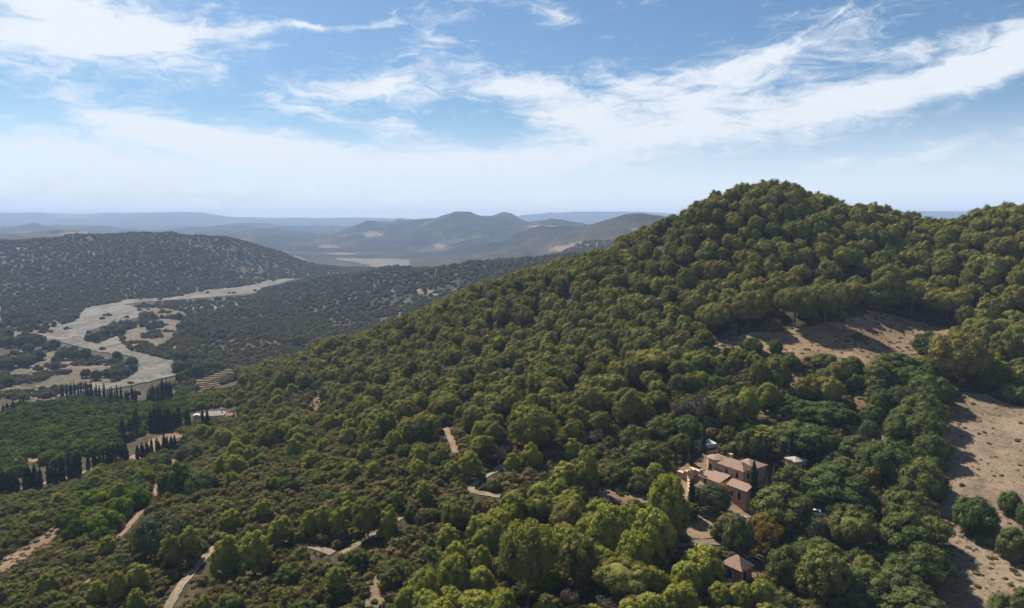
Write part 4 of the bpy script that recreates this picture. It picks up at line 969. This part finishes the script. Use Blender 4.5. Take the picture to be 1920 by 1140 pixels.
LIMIT = {'bare': 60, 'pine': 215, 'oak': 240, 'citrus': 280, 'shrub': 290, 'river': 90, 'slope': 0}
cls = np.array([CL[k] for k in kinds]); cls[zones == 'tuft'] = 'tuft'; own = np.zeros(len(A), bool)
for c, lim in LIMIT.items():
    idx = np.where((cls == c) & (SH > 0))[0]; idx = idx[np.argsort(-SH[idx])][:lim]; own[idx] = True
ZL = {('pine', 'hill'): ('pine_tree', 'pine tree', 'rounded pine in the dense wood covering the hill', 'pines of the dense hill wood'),
      ('pine', 'mid'): ('pine_tree', 'pine tree', 'small cone shaped pine scattered among shrubs below the wood', 'small pines below the hill wood'),
      ('pine', 'low'): ('pine_tree', 'pine tree', 'bright green pine in the thick stand at the foot of the slope', 'bright pines at the foot of the slope'),
      ('pine', 'lowleft'): ('pine_tree', 'pine tree', 'lone small pine standing in the low maquis', 'lone pines in the low maquis'),
      ('pine', 'right'): ('pine_tree', 'pine tree', 'pine mixed among the oaks around the villa', 'pines among the villa oaks'),
      ('pine', 'fieldtop'): ('pine_tree', 'pine tree', 'pine in the wood behind the dry field', 'pines behind the dry field'),
      ('oak', 'right'): ('oak_tree', 'oak tree', 'round dark oak in the wood around the villa', 'oaks of the wood around the villa'),
      ('oak', 'fieldtop'): ('oak_tree', 'oak tree', 'dark oak in the wood behind the dry field', 'oaks behind the dry field'),
      ('oak', 'maquis_oak'): ('oak_tree', 'oak tree', 'low rounded oak growing out of the maquis', 'low oaks in the maquis'),
      ('oak', 'lowcorner'): ('oak_tree', 'oak tree', 'blue green oak below the orchard hedge', 'oaks below the orchard hedge'),
      ('citrus', 'orchard'): ('citrus_tree', 'citrus tree', 'dark green orchard tree in the planted valley grove', 'trees of the valley orchard'),
      ('citrus', 'grove'): ('citrus_tree', 'citrus tree', 'bright green tree of the young grove beside the brown track', 'trees of the young grove'),
      ('shrub', 'maquis'): ('shrub', 'shrub', 'low dull green shrub in the maquis cover', 'shrubs of the maquis'),
      ('bare', 'hill'): ('bare_tree', 'bare tree', 'grey brown dead tree among the living pines of the hill wood', 'dead trees in the hill wood'),
      ('river', 'river'): ('riverside_tree', 'tree', 'grey green tree on the dry flood plain by the river', 'trees on the flood plain')}
# individual pines take a label from where on the hill they stand
def hill_label(x, y, z, px, py):
    if py < 405: return 'rounded pine on the skyline of the hilltop', 'pines on the hilltop skyline'
    if px < 640: return 'pine on the low west end of the wooded spur', 'pines on the west spur'
    if px > 1640: return 'pine on the wooded rise right of the hilltop', 'pines on the rise right of the hilltop'
    if py < 520: return 'pine high on the slope under the hilltop', 'pines under the hilltop'
    if py < 640: return 'pine halfway up the wooded hillside', 'pines halfway up the hillside'
    return 'yellow green rounded pine low in the dense wood', 'pines at the lower edge of the wood'
NEAR_OF = {'bare': 'bare', 'pine': 'pine', 'cone_pine': 'cone_pine', 'bright_pine': 'bright_pine', 'oak': 'oak', 'far_oak': 'far_oak', 'citrus': 'citrus', 'bright_citrus': 'bright_citrus', 'shrub': 'shrub', 'far_shrub': 'far_shrub', 'river': 'far_oak'}
for i in np.where(own)[0]:
    k, x, y, z, w, h, zn = A[i]; nm, cat, lab, grp = ZL[(cls[i], zn)]
    if (cls[i], zn) == ('pine', 'hill'): lab, grp = hill_label(x, y, z, ppx[i], ppy[i])
    kk = NEAR_OF[k]
    if k == 'river': kk = 'olive' if prand.random() < .6 else 'far_oak'
    plant(kk, (x, y, z), w, h, nm, lab, cat, grp, parts=(SH[i] * 16 > 700))
# ---- the rest: one object per kind of cover
def cover(name, sel, protos, label, zsink=.15, seed=0):
    r_ = np.random.default_rng(seed); n = len(sel)
    if n == 0: return
    P = ax[sel]; idx = r_.integers(0, len(protos), n); pw = np.array([p['w'] for p in protos])[idx]; ph = np.array([p['h'] for p in protos])[idx]
    me = bpy.data.meshes.new(name); me.vertices.add(n); me.vertices.foreach_set('co', np.c_[P[:, 0], P[:, 1], P[:, 2] - zsink].astype(np.float32).ravel())
    a = me.attributes.new('size', 'FLOAT_VECTOR', 'POINT'); a.data.foreach_set('vector', np.c_[P[:, 3] / pw, P[:, 3] / pw * r_.uniform(.88, 1.12, n), P[:, 4] / ph].astype(np.float32).ravel())
    a = me.attributes.new('turn', 'FLOAT_VECTOR', 'POINT'); a.data.foreach_set('vector', np.c_[r_.normal(scale=.05, size=n), r_.normal(scale=.05, size=n), r_.uniform(0, 6.28, n)].astype(np.float32).ravel())
    a = me.attributes.new('pick', 'INT', 'POINT'); a.data.foreach_set('value', idx.astype(np.int32))
    o = link(name, me); ng = bpy.data.node_groups.new(name + '_plants', 'GeometryNodeTree')
    ng.interface.new_socket('Geometry', in_out='INPUT', socket_type='NodeSocketGeometry'); ng.interface.new_socket('Geometry', in_out='OUTPUT', socket_type='NodeSocketGeometry')
    gi = ng.nodes.new('NodeGroupInput'); go = ng.nodes.new('NodeGroupOutput'); ip = ng.nodes.new('GeometryNodeInstanceOnPoints'); gg = ng.nodes.new('GeometryNodeGeometryToInstance')
    for p in reversed(protos):      # sockets of a multi-input are read last link first
        po = bpy.data.objects.new(p['n'] + '_model', p['whole']); oi = ng.nodes.new('GeometryNodeObjectInfo'); oi.inputs['Object'].default_value = po; oi.inputs['As Instance'].default_value = False
        ng.links.new(oi.outputs['Geometry'], gg.inputs[0])
    ng.links.new(gi.outputs[0], ip.inputs['Points']); ng.links.new(gg.outputs[0], ip.inputs['Instance']); ip.inputs['Pick Instance'].default_value = True
    for nm, ty, sock in (('pick', 'INT', 'Instance Index'), ('turn', 'FLOAT_VECTOR', 'Rotation'), ('size', 'FLOAT_VECTOR', 'Scale')):
        na = ng.nodes.new('GeometryNodeInputNamedAttribute'); na.data_type = ty; na.inputs['Name'].default_value = nm; ng.links.new(na.outputs[0], ip.inputs[sock])
    ng.links.new(ip.outputs[0], go.inputs[0]); md = o.modifiers.new('plants', 'NODES'); md.node_group = ng
    prop(o, label, kind='stuff')
rest = ~own & ((SH > 0) | (dist > 150) | ~vis)
PP = PROTO
cover('pine_wood', np.where(rest & (cls == 'pine') & (zones == 'hill'))[0], PP['far_pine'], 'dense rounded pine wood covering the hill', seed=1)
cover('pine_undergrowth', np.where(rest & (cls == 'pine') & (zones != 'hill'))[0], PP['cone_pine'] + PP['bright_pine'], 'smaller pines filling the gaps on the slopes', seed=2)
cover('oak_wood', np.where(rest & (cls == 'oak') & (zones != 'slope'))[0], PP['oak'][:3] + PP['far_oak'], 'oaks filling the wood around the villa', seed=3)
cover('orchard_cover', np.where(rest & (cls == 'citrus'))[0], PP['citrus'], 'dark green orchard trees of the valley grove', seed=4)
cover('maquis', np.where(rest & ((cls == 'shrub') | (cls == 'tuft')))[0], PP['shrub'][:3] + PP['far_shrub'], 'dull green maquis shrubs covering the slopes', seed=5)
cover('valley_scrub', np.where(rest & ((cls == 'slope') | (cls == 'river') | (zones == 'slope')))[0], PP['slope_shrub'], 'grey green scrub on the valley floor and far slopes', seed=6)

# ------------------------------------------------------------------ cypress hedges in the orchard
HED = [([(112,753),(150,752),(205,756),(258,757)], 30, 34, 26, 'cypress in the long hedge along the river side of the orchard'),
       ([(277,764),(300,762),(322,757)], 34, 44, 14, 'tall cypress in the dense hedge block beside the reddish vineyard'),
       ([(281,810),(310,809),(338,804)], 40, 46, 18, 'tall cypress in the dense hedge block left of the farmhouse'),
       ([(223,828),(245,822),(262,806)], 26, 40, 10, 'cypress in the short hedge inside the orchard'),
       ([(-20,920),(30,921),(82,916)], 32, 42, 24, 'cypress in the hedge at the left end of the orchard road'),
       ([(90,908),(120,902),(150,888)], 30, 46, 12, 'cypress in the hedge where the orchard road bends'),
       ([(163,884),(200,876),(240,862)], 24, 38, 15, 'cypress in the loose hedge along the middle of the orchard road'),
       ([(255,862),(300,853),(332,842)], 26, 34, 16, 'cypress in the hedge at the top of the orchard road'),
       ([(-25,780),(10,775),(45,766)], 12, 18, 13, 'small cypress in the low hedge at the left orchard edge'),
       ([(352,803),(358,804)], 34, 38, 3, 'cypress between the hedge block and the farmhouse'),
       ([(378,808),(390,806)], 30, 40, 4, 'cypress close in front of the white farmhouse')]
hs = random.Random(8)
for line, h0, h1, n, lab in HED:
    n = int(n * 1.2)
    pts = [ground(px, py, 60, 900) for px, py in line]; L = [(pts[i + 1] - pts[i]).length for i in range(len(pts) - 1)]; tot = sum(L)
    for i in range(n):
        s = tot * (i + .5) / n; k = 0
        while k < len(L) - 1 and s > L[k]: s -= L[k]; k += 1
        p = pts[k] + (pts[k + 1] - pts[k]) * (s / L[k]); p.x += hs.uniform(-.5, .5); p.y += hs.uniform(-1.2, 1.2); p.z = float(H(p.x, p.y))
        d = depth(*p) / F * 1.15; plant('far_cypress', p, hs.uniform(1.4, 2.1) * (tot / n / 1.6 if tot / n > 2.0 else 1), hs.uniform(h0 * .8, h1 * 1.05) * d, 'cypress_tree', lab, 'cypress', lab.replace('cypress in', 'cypresses in'), parts=False)
# ------------------------------------------------------------------ vineyard rows
def vines():
    x0, x1 = min(p[0] for p in VW), max(p[0] for p in VW); y0, y1 = min(p[1] for p in VW), max(p[1] for p in VW)
    a = R(62); c, s = math.cos(a), math.sin(a); mx, my = (x0 + x1) / 2, (y0 + y1) / 2; pr = PROTO['far_shrub']
    for u in np.arange(-80, 80, 9.5):
        for v in np.arange(-80, 80, 3.0):
            x = mx + u * c - v * s; y = my + u * s + v * c
            if in_poly(np.array([x]), np.array([y]), VW)[0]:
                vn.append((x, y, float(H(x, y)), 2.8, 1.2))
vn = []; vines(); vn = np.array(vn)
if len(vn):
    keep_ax = ax; ax = vn; cover('vine_rows', np.arange(len(vn)), [PROTO['citrus'][0]], 'rows of green vines on red soil', seed=9); ax = keep_ax
# dry tufts standing in the stubble
def tufts():
    global ax
    r_ = np.random.default_rng(77); pts = []
    for poly, y0, y1, n in ((RFIELD, 80, 215, 1500), (CLEAR, 190, 260, 900)):
        x, y, z = grid_points(poly, y0, y1, 1.6 if n > 1000 else 1.6, .5, seed=n); m = (r_.uniform(size=len(x)) < .55 * np.clip(vnoise(x / 9, y / 9, 4) * 1.6 - .2, 0, 1)); pts.append(np.c_[x, y, z][m])
    p = np.concatenate(pts); w = r_.uniform(.5, 1.3, len(p)); keep = ax; ax = np.c_[p, w, w * r_.uniform(.3, .6, len(p))]
    cover('dry_tufts', np.arange(len(p)), PROTO['dry_tuft'], 'dry grass tufts and thistles on the bare field', .03, 12); ax = keep
tufts()
# ------------------------------------------------------------------ buildings
def stucco(name, a, c, sc=1.2):
    b = NB(name); k = b.mix(b.ramp(b.noise(sc, 6, .65), [(.35, (0, 0, 0)), (.65, (1, 1, 1))]), a, c)
    k = b.mix(b.math('MULTIPLY', b.ramp(b.noise(.8, 5, .7, stretch=(3, 3, .4)), [(.5, (0, 0, 0)), (.7, (1, 1, 1))]), .35), k, tuple(v * .6 for v in a))
    return b.finish(k, .9, bump=b.noise(9, 4, .6), bumpd=.03, bumps=.5, spec=.1)
def tiles(name, a, c, dark):
    b = NB(name); k = b.mix(b.ramp(b.noise(3.0, 5, .7), [(.35, (0, 0, 0)), (.65, (1, 1, 1))]), a, c)
    k = b.mix(b.ramp(b.noise(1.1, 6, .7), [(.55, (0, 0, 0)), (.68, (1, 1, 1))]), k, dark)
    tc = b.N('ShaderNodeTexCoord'); w = b.N('ShaderNodeTexWave'); b.L(tc.outputs['Object'], w.inputs[0]); w.inputs['Scale'].default_value = 1.3; w.bands_direction = 'X'; w.inputs['Distortion'].default_value = .6
    k = b.mix(b.math('MULTIPLY', w.outputs['Fac'], .3), k, dark)
    return b.finish(k, .9, bump=w.outputs['Fac'], bumpd=.08, bumps=.8, spec=.1)
M_WALL = stucco('salmon_plaster', (.36, .215, .15), (.46, .29, .205)); M_WALL2 = stucco('ochre_plaster', (.42, .27, .17), (.52, .36, .24)); M_WHITEW = stucco('white_plaster', (.40, .40, .39), (.52, .51, .49))
M_BRICK = stucco('red_brick', (.30, .13, .08), (.38, .18, .11), 3); M_STONE = stucco('grey_stone', (.36, .34, .31), (.50, .48, .44), 2)
M_ROOF = tiles('weathered_tiles', (.24, .155, .115), (.33, .23, .175), (.13, .09, .07)); M_ROOF2 = tiles('grey_tiles', (.33, .27, .24), (.42, .36, .32), (.2, .17, .15)); M_ROOFR = tiles('red_sheet', (.22, .12, .10), (.27, .15, .13), (.16, .09, .07))
b = NB('dark_glass'); M_GLASS = b.finish((.012, .012, .014), .25, spec=.4)
b = NB('window_wood'); M_WOOD = b.finish((.10, .06, .04), .6)
b = NB('pool_water'); M_POOL = b.finish(b.mix(b.noise(1.5, 3), (.02, .42, .62), (.05, .60, .78)), .08, bump=b.noise(6, 3), bumpd=.02, bumps=.3, spec=.5)
b = NB('white_paint'); M_PAINT = b.finish((.80, .80, .80), .25, spec=.5)
b = NB('black_rubber'); M_RUBBER = b.finish((.02, .02, .02), .8)
b = NB('trim'); M_TRIM = b.finish(b.mix(b.noise(4, 3), (.50, .36, .26), (.58, .43, .33)), .85)
class BX:
    def __init__(s): s.v = []; s.t = []; s.q = []
    def box(s, x0, x1, y0, y1, z0, z1):
        n = len(s.v); s.v += [(x, y, z) for z in (z0, z1) for y in (y0, y1) for x in (x0, x1)]
        s.q += [tuple(n + i for i in f) for f in ((0, 2, 3, 1), (4, 5, 7, 6), (0, 1, 5, 4), (2, 6, 7, 3), (0, 4, 6, 2), (1, 3, 7, 5))]; return s
    def poly(s, pts, *faces):
        n = len(s.v); s.v += pts
        for f in faces: (s.q if len(f) == 4 else s.t).append(tuple(n + i for i in f))
        return s
    def hip(s, x0, x1, y0, y1, z, rise, o=.35, th=.14):
        x0 -= o; x1 += o; y0 -= o; y1 += o; w, l = x1 - x0, y1 - y0; k = min(w, l) / 2
        if w <= l: r0, r1 = ((x0 + x1) / 2, y0 + k, z + rise + th), ((x0 + x1) / 2, y1 - k, z + rise + th)
        else: r0, r1 = (x0 + k, (y0 + y1) / 2, z + rise + th), (x1 - k, (y0 + y1) / 2, z + rise + th)
        if abs(w - l) < .05: r1 = (r1[0] + .05, r1[1] + .05, r1[2])
        p = [(x0, y0, z), (x1, y0, z), (x1, y1, z), (x0, y1, z), (x0, y0, z + th), (x1, y0, z + th), (x1, y1, z + th), (x0, y1, z + th), r0, r1]
        f = [(0, 3, 2, 1), (0, 1, 5, 4), (1, 2, 6, 5), (2, 3, 7, 6), (3, 0, 4, 7)]
        f += [(4, 5, 8), (6, 7, 9), (5, 6, 9, 8), (7, 4, 8, 9)] if w <= l else [(7, 4, 8), (5, 6, 9), (4, 5, 9, 8), (6, 7, 8, 9)]
        return s.poly(p, *f)
    def gable(s, x0, x1, y0, y1, z, rise, o=.3, th=.12):
        x0 -= o; x1 += o; y0 -= o; y1 += o; m = (x0 + x1) / 2
        p = []
        for y in (y0, y1): p += [(x0, y, z), (m, y, z + rise), (x1, y, z), (x0, y, z + th), (m, y, z + rise + th), (x1, y, z + th)]
        return s.poly(p, (0, 1, 4, 3), (1, 2, 5, 4), (7, 6, 9, 10), (8, 7, 10, 11), (3, 4, 10, 9), (4, 5, 11, 10), (1, 0, 6, 7), (2, 1, 7, 8), (0, 3, 9, 6), (5, 2, 8, 11))
    def ngon(s, cx, cy, r, z0, z1, n=8, r2=None):
        r2 = r2 or r; c = len(s.v)
        for z, q in ((z0, r), (z1, r2)): s.v += [(cx + q * math.cos(6.2832 * (i + .5) / n), cy + q * math.sin(6.2832 * (i + .5) / n), z) for i in range(n)]
        s.v += [(cx, cy, z1)]
        for i in range(n): j = (i + 1) % n; s.q.append((c + i, c + j, c + n + j, c + n + i)); s.t.append((c + n + i, c + n + j, c + 2 * n))
        return s
    def out(s, name, m, parent): return link(name, mesh_np(name, s.v, tris=s.t or None, quads=s.q or None, mats=[m], flat=True), parent)
def opening(parent, wall, axis, at, c, z0, w, h, arch=True, door=False):
    """a window or door set in a wall: surround, and a dark pane 6 cm behind its face"""
    n = 7 if arch else 1; top = z0 + h - (w / 2 if arch else 0)
    def shape(ww, zz0, ztop):
        pts = [(-ww / 2, zz0), (ww / 2, zz0)]
        if arch: pts += [(ww / 2 * math.cos(math.pi * i / n), ztop + ww / 2 * math.sin(math.pi * i / n)) for i in range(n + 1)]
        else: pts += [(ww / 2, ztop), (-ww / 2, ztop)]
        return pts
    inn = shape(w, z0, top); sgn = -1
    def P(a, z, d): return (c + a, at + sgn * d, z) if axis == 'y' else (at + sgn * d, c - a, z)
    outp = [(a * 1.28, z0 - .1 if i < 2 else z + (.12 if a == 0 or not arch else .12)) for i, (a, z) in enumerate(inn)]
    bx = BX(); m = len(inn); v = [P(a, z, .07) for a, z in outp] + [P(a, z, .07) for a, z in inn] + [P(a, z, .01) for a, z in inn] + [P(a, z, -.02) for a, z in outp]
    f = []
    for i in range(m): j = (i + 1) % m; f += [(i, j, m + j, m + i), (m + i, m + j, 2 * m + j, 2 * m + i), (3 * m + i, 3 * m + j, j, i)]
    bx.poly(v, *f); fr = bx.out('door' if door else 'window', M_TRIM, parent)
    pb = BX(); cc = len(inn); vv = [P(a, z, .012) for a, z in inn] + [P(0, (z0 + top) / 2, .012)]; pb.poly(vv, *[(i, (i + 1) % cc, cc) for i in range(cc)]); pb.out('pane', M_GLASS, fr)
def house(name, loc, ang, label, cat='house'):
    o = bpy.data.objects.new(name, None); COL.objects.link(o); o.location = loc; o.rotation_euler = (0, 0, ang); return prop(o, label, cat)
def villa():
    O = ground(1392, 924); V = house('villa', O, R(35), 'salmon coloured villa with tiled roofs and an octagonal turret')
    BX().box(0, 3.6, 0, 7.0, -3, 5.0).out('wall', M_WALL, V)
    r = BX().hip(0, 3.6, 0, 7.0, 5.0, 1.5).out('roof', M_ROOF, V)
    BX().box(2.9, 3.5, 5.6, 6.3, 5.2, 6.9).box(2.8, 3.6, 5.5, 6.4, 6.9, 7.05).out('chimney', M_WALL, r)
    BX().box(3.62, 9.4, .5, 5.6, -3, 4.5).out('wall', M_WALL, V); BX().hip(3.62, 9.4, .5, 5.6, 4.5, 1.1).out('roof', M_ROOF, V)
    BX().ngon(1.6, 8.9, 2.15, -3, 5.5).out('turret', M_WALL2, V); BX().ngon(1.6, 8.9, 2.35, 5.5, 5.72).ngon(1.6, 8.9, 2.2, 5.72, 6.3, 8, .25).out('roof', M_ROOF, V)
    BX().box(-5.2, -1.3, -4.8, .2, -3, 3.0).poly([(-5.2, -4.8, 3), (-1.3, -4.8, 3), (-3.25, -4.8, 3.88), (-5.2, .2, 3), (-1.3, .2, 3), (-3.25, .2, 3.88)], (0, 1, 2), (4, 3, 5)).out('wall', M_WALL, V)
    BX().gable(-5.2, -1.3, -4.8, .2, 3.0, 1.0).out('roof', M_ROOF, V)
    BX().box(-1.28, -.02, -2.0, 3.0, -3, 2.4).out('wall', M_WALL, V); BX().box(-1.26, -.03, -2.1, 3.1, 2.4, 2.55).out('roof', M_ROOF2, V)
    BX().box(-4.2, -.05, 3.1, 9.0, -3, 2.2).box(-3.4, -2.35, 9.02, 13, -3, 2.9).out('wall', M_WALL2, V)
    r2 = BX().poly([(-4.5, 3.0, 2.2), (-.06, 3.0, 3.3), (-.06, 9.2, 3.3), (-4.5, 9.2, 2.2), (-4.5, 3.0, 2.35), (-.06, 3.0, 3.45), (-.06, 9.2, 3.45), (-4.5, 9.2, 2.35)], (0, 3, 2, 1), (4, 5, 6, 7), (0, 1, 5, 4), (2, 3, 7, 6), (0, 4, 7, 3)).out('roof', M_ROOF, V)
    BX().box(-4.3, -3.7, 8.3, 8.9, 2.3, 3.9).out('chimney', M_WALL2, r2)
    BX().box(-6.4, -3.42, 10.9, 12.0, -3, 3.1).box(-6.9, -5.8, 12.02, 13.8, -3, 2.6).out('terrace_wall', M_WALL2, V)
    BX().box(-7.8, -6.9, 8.8, 9.6, -3, 4.2).ngon(-7.35, 9.2, .6, 4.2, 4.8, 4, .1).out('pillar', M_WALL2, V)
    for a in ((V, 0, 'x', 0, 1.6, 3.0, .9, 1.5), (V, 0, 'x', 0, 4.6, 3.0, .9, 1.5), (V, 0, 'y', 0, 1.9, 2.9, 1.1, 1.5), (V, 0, 'y', .5, 6.0, 2.3, 1.2, 1.6), (V, 0, 'y', -4.8, -3.3, .6, 1.1, 1.9),
              (V, 0, 'x', -5.2, -3.0, .5, 1.1, 2.0), (V, 0, 'x', -5.2, -1.0, .7, .8, 1.5), (V, 0, 'x', -4.2, 5.0, .6, .9, 1.4), (V, 0, 'x', -4.2, 7.3, .6, .9, 1.4)): opening(*a)
    opening(V, 0, 'y', .5, 7.1, -1.2, 2.0, 2.6, door=True); opening(V, 0, 'x', -.42, 8.9, 3.0, 1.1, 1.6); opening(V, 0, 'y', -4.8, -2.0, -1.0, .9, 2.1, door=True)
    # outbuilding and lower house
    g = ground(1500, 886); B = house('outbuilding', g, R(20), 'small square pink outbuilding with tiled roof between cypresses', 'outbuilding')
    BX().box(-1.6, 1.6, 0, 3.2, -1, 2.7).out('wall', M_WALL, B); BX().hip(-1.6, 1.6, 0, 3.2, 2.7, .7, .3).out('roof', M_ROOF2, B); opening(B, 0, 'y', 0, .9, 0, .9, 2.0, True, True); opening(B, 0, 'x', -1.6, 1.6, 1.0, .7, 1.1)
    g = ground(1389, 1094); B = house('cottage', g, R(38), 'low red brick cottage with hipped tile roof below the pale drive')
    BX().box(0, 3.4, 0, 3.9, -2, 2.3).out('wall', M_BRICK, B); BX().hip(0, 3.4, 0, 3.9, 2.3, 1.7, .35).out('roof', M_ROOF, B)
    opening(B, 0, 'y', 0, 1.1, .1, 1.2, 1.9, True, True); opening(B, 0, 'x', 0, 2.4, .1, 1.2, 1.8)
    g = ground(404, 793); B = house('farmhouse', g, R(12), 'white farmhouse with grey brown tiled roof beside the orchard')
    BX().box(-5.2, 3.4, 0, 6, -2, 3.4).out('wall', M_WHITEW, B); r = BX().hip(-5.2, 3.4, 0, 6, 3.4, 1.3, .3).out('roof', M_ROOF2, B)
    BX().box(1.9, 2.5, 3.4, 4.0, 3.9, 6.0).out('chimney', M_WHITEW, r)
    BX().box(3.42, 6.8, 1.2, 5.6, -2, 2.6).out('wall', M_WHITEW, B); BX().hip(3.42, 6.8, 1.2, 5.6, 2.6, .7, .2).out('roof', M_ROOFR, B)
    for c, w in ((-3.8, .9), (-1.9, .9), (.2, .9)): opening(B, 0, 'y', 0, c, 1.2, w, 1.3, False)
    opening(B, 0, 'y', 0, 2.1, 0, 1.0, 2.1, False, True); opening(B, 0, 'y', 1.2, 5.0, .9, 1.0, 1.1, False)
    for px, py, w, lab in ((368, 786, 2.7, 'larger cream shed between two cypresses left of the farmhouse'), (345, 794, 1.8, 'tiny white hut beside the tall cypress block'), (371, 815, 2.0, 'tiny white hut below the farmhouse cypresses')):
        g = ground(px, py); B = house('shed', g, R(15), lab, 'shed'); BX().box(-w / 2, w / 2, 0, w, -1, w * .62).out('wall', M_WHITEW, B); BX().gable(-w / 2, w / 2, 0, w, w * .62, w * .2, .1, .06).out('roof', M_WHITEW, B); opening(B, 0, 'y', 0, 0, 0, w * .3, w * .5, False, True)
villa()
def wall_run(px0, px1, h, th, m, label):
    a, c = ground(*px0), ground(*px1); d = (c - a); L = d.to_2d().length; o = house('garden_wall', a, math.atan2(d.y, d.x), label, 'wall'); bx = BX(); k = max(1, int(L / 1.5))
    ca, sa = math.cos(o.rotation_euler.z), math.sin(o.rotation_euler.z)
    for i in range(k):
        x0, x1 = L * i / k, L * (i + 1) / k - .002; xm = (x0 + x1) / 2; z = float(H(a.x + ca * xm, a.y + sa * xm)) - a.z; bx.box(x0, x1, -th / 2, th / 2, z - .6, z + h)
    bx.out('masonry', m, o)
wall_run((1293, 951), (1290, 905), 2.0, .4, M_WALL2, 'ochre garden wall at the outer left side of the villa')
wall_run((1360, 962), (1400, 978), .9, .35, M_STONE, 'low stone wall below the olive in front of the villa')
wall_run((1640, 873), (1662, 872), 1.2, .5, M_WHITEW, 'short white wall under the round dark tree')
wall_run((1572, 796), (1592, 803), .8, .5, M_WHITEW, 'thin white wall behind the villa near the wide oak')
def pool():
    g = ground(1328, 838); o = house('swimming_pool', g, R(12), 'bright blue swimming pool behind the villa beside a cypress', 'pool'); z = float(H(g.x, g.y + 3)) - g.z + .35
    BX().box(-2.1, -1.6, -.6, 7.1, z - 2, z).box(1.6, 2.1, -.6, 7.1, z - 2, z).box(-1.598, 1.598, -.6, -.1, z - 2, z).box(-1.598, 1.598, 6.6, 7.1, z - 2, z).out('coping', M_STONE, o)
    BX().box(-1.59, 1.59, -.09, 6.59, z - 1.5, z - .12).out('water', M_POOL, o)
pool()
def car():
    g = ground(1531, 967); o = house('parked_car', g, R(-35), 'white car parked under the broad dark oak', 'car')
    prof = [(-2.05, .35), (-2.1, .75), (-2.0, .95), (-1.2, 1.02), (-.6, 1.45), (.75, 1.48), (1.45, 1.02), (1.98, .92), (2.08, .6), (2.05, .35)]
    n = len(prof); bx = BX(); v = []
    for y, k in ((-.85, 1), (-.7, 1), (.7, 1), (.85, 1)):
        inner = abs(y) < .8; v += [(x, y if z < 1.1 else y * .82, z if inner or z > .5 else z) for x, z in prof]
    f = [(a * n + i, a * n + i + 1, (a + 1) * n + i + 1, (a + 1) * n + i) for a in range(3) for i in range(n - 1)]; bx.poly(v, *f)
    c0 = len(bx.v); bx.v += [(0, -.85, .6), (0, .85, .6)]
    for i in range(n): j = (i + 1) % n; bx.t += [(c0, j, i), (c0 + 1, 3 * n + i, 3 * n + j)]
    bx.out('body', M_PAINT, o)
    w = BX(); w.box(-.58, .72, -.80, -.775, 1.08, 1.38); w.box(-.58, .72, .775, .80, 1.08, 1.38); w.poly([(-1.16, -.6, 1.075), (-1.16, .6, 1.075), (-.66, .56, 1.44), (-.66, -.56, 1.44)], (0, 1, 2, 3)); w.poly([(1.40, -.6, 1.09), (1.40, .6, 1.09), (.83, .56, 1.475), (.83, -.56, 1.475)], (3, 2, 1, 0)); w.out('windows', M_GLASS, o)
    for x in (-1.3, 1.3):
        for y in (-.86, .86):
            t = BX(); v = []; 
            for s in (-.11, .11): v += [(x + .33 * math.cos(i * .5236), y + s, .33 + .33 * math.sin(i * .5236)) for i in range(12)]
            v += [(x, y - .11, .33), (x, y + .11, .33)]
            t.poly(v, *([(i, (i + 1) % 12, 12 + (i + 1) % 12, 12 + i) for i in range(12)] + [(24, (i + 1) % 12, i) for i in range(12)] + [(25, 12 + i, 12 + (i + 1) % 12) for i in range(12)])); t.out('wheel', M_RUBBER, o)
car()
# ------------------------------------------------------------------ air
def haze():
    x = float(np.abs(XX).max()) + 60; y0 = -60; y1 = float(YY.max()) + 60; z0 = float(ZZ.min()) - 1.0; z1 = float(ZZ.max()) + 12
    v = [(sx * x, yy, zz) for zz in (z0, z1) for yy in (y0, y1) for sx in (-1, 1)]
    f = [(0, 2, 3, 1), (4, 5, 7, 6), (0, 1, 5, 4), (2, 6, 7, 3), (0, 4, 6, 2), (1, 3, 7, 5)]
    m, nt = mat('haze_air'); o = nt.nodes.new('ShaderNodeOutputMaterial'); p = nt.nodes.new('ShaderNodeVolumePrincipled')
    p.inputs['Color'].default_value = HAZECOL; p.inputs['Density'].default_value = HAZE_DENSITY; p.inputs['Anisotropy'].default_value = 0.0
    nt.links.new(p.outputs[0], o.inputs['Volume'])
    prop(link('haze', mesh_np('haze', v, quads=f, mats=[m])), kind='stuff', label='pale bluish air haze over the valley and far hills')
HAZECOL = (.44, .61, .92, 1)
haze()
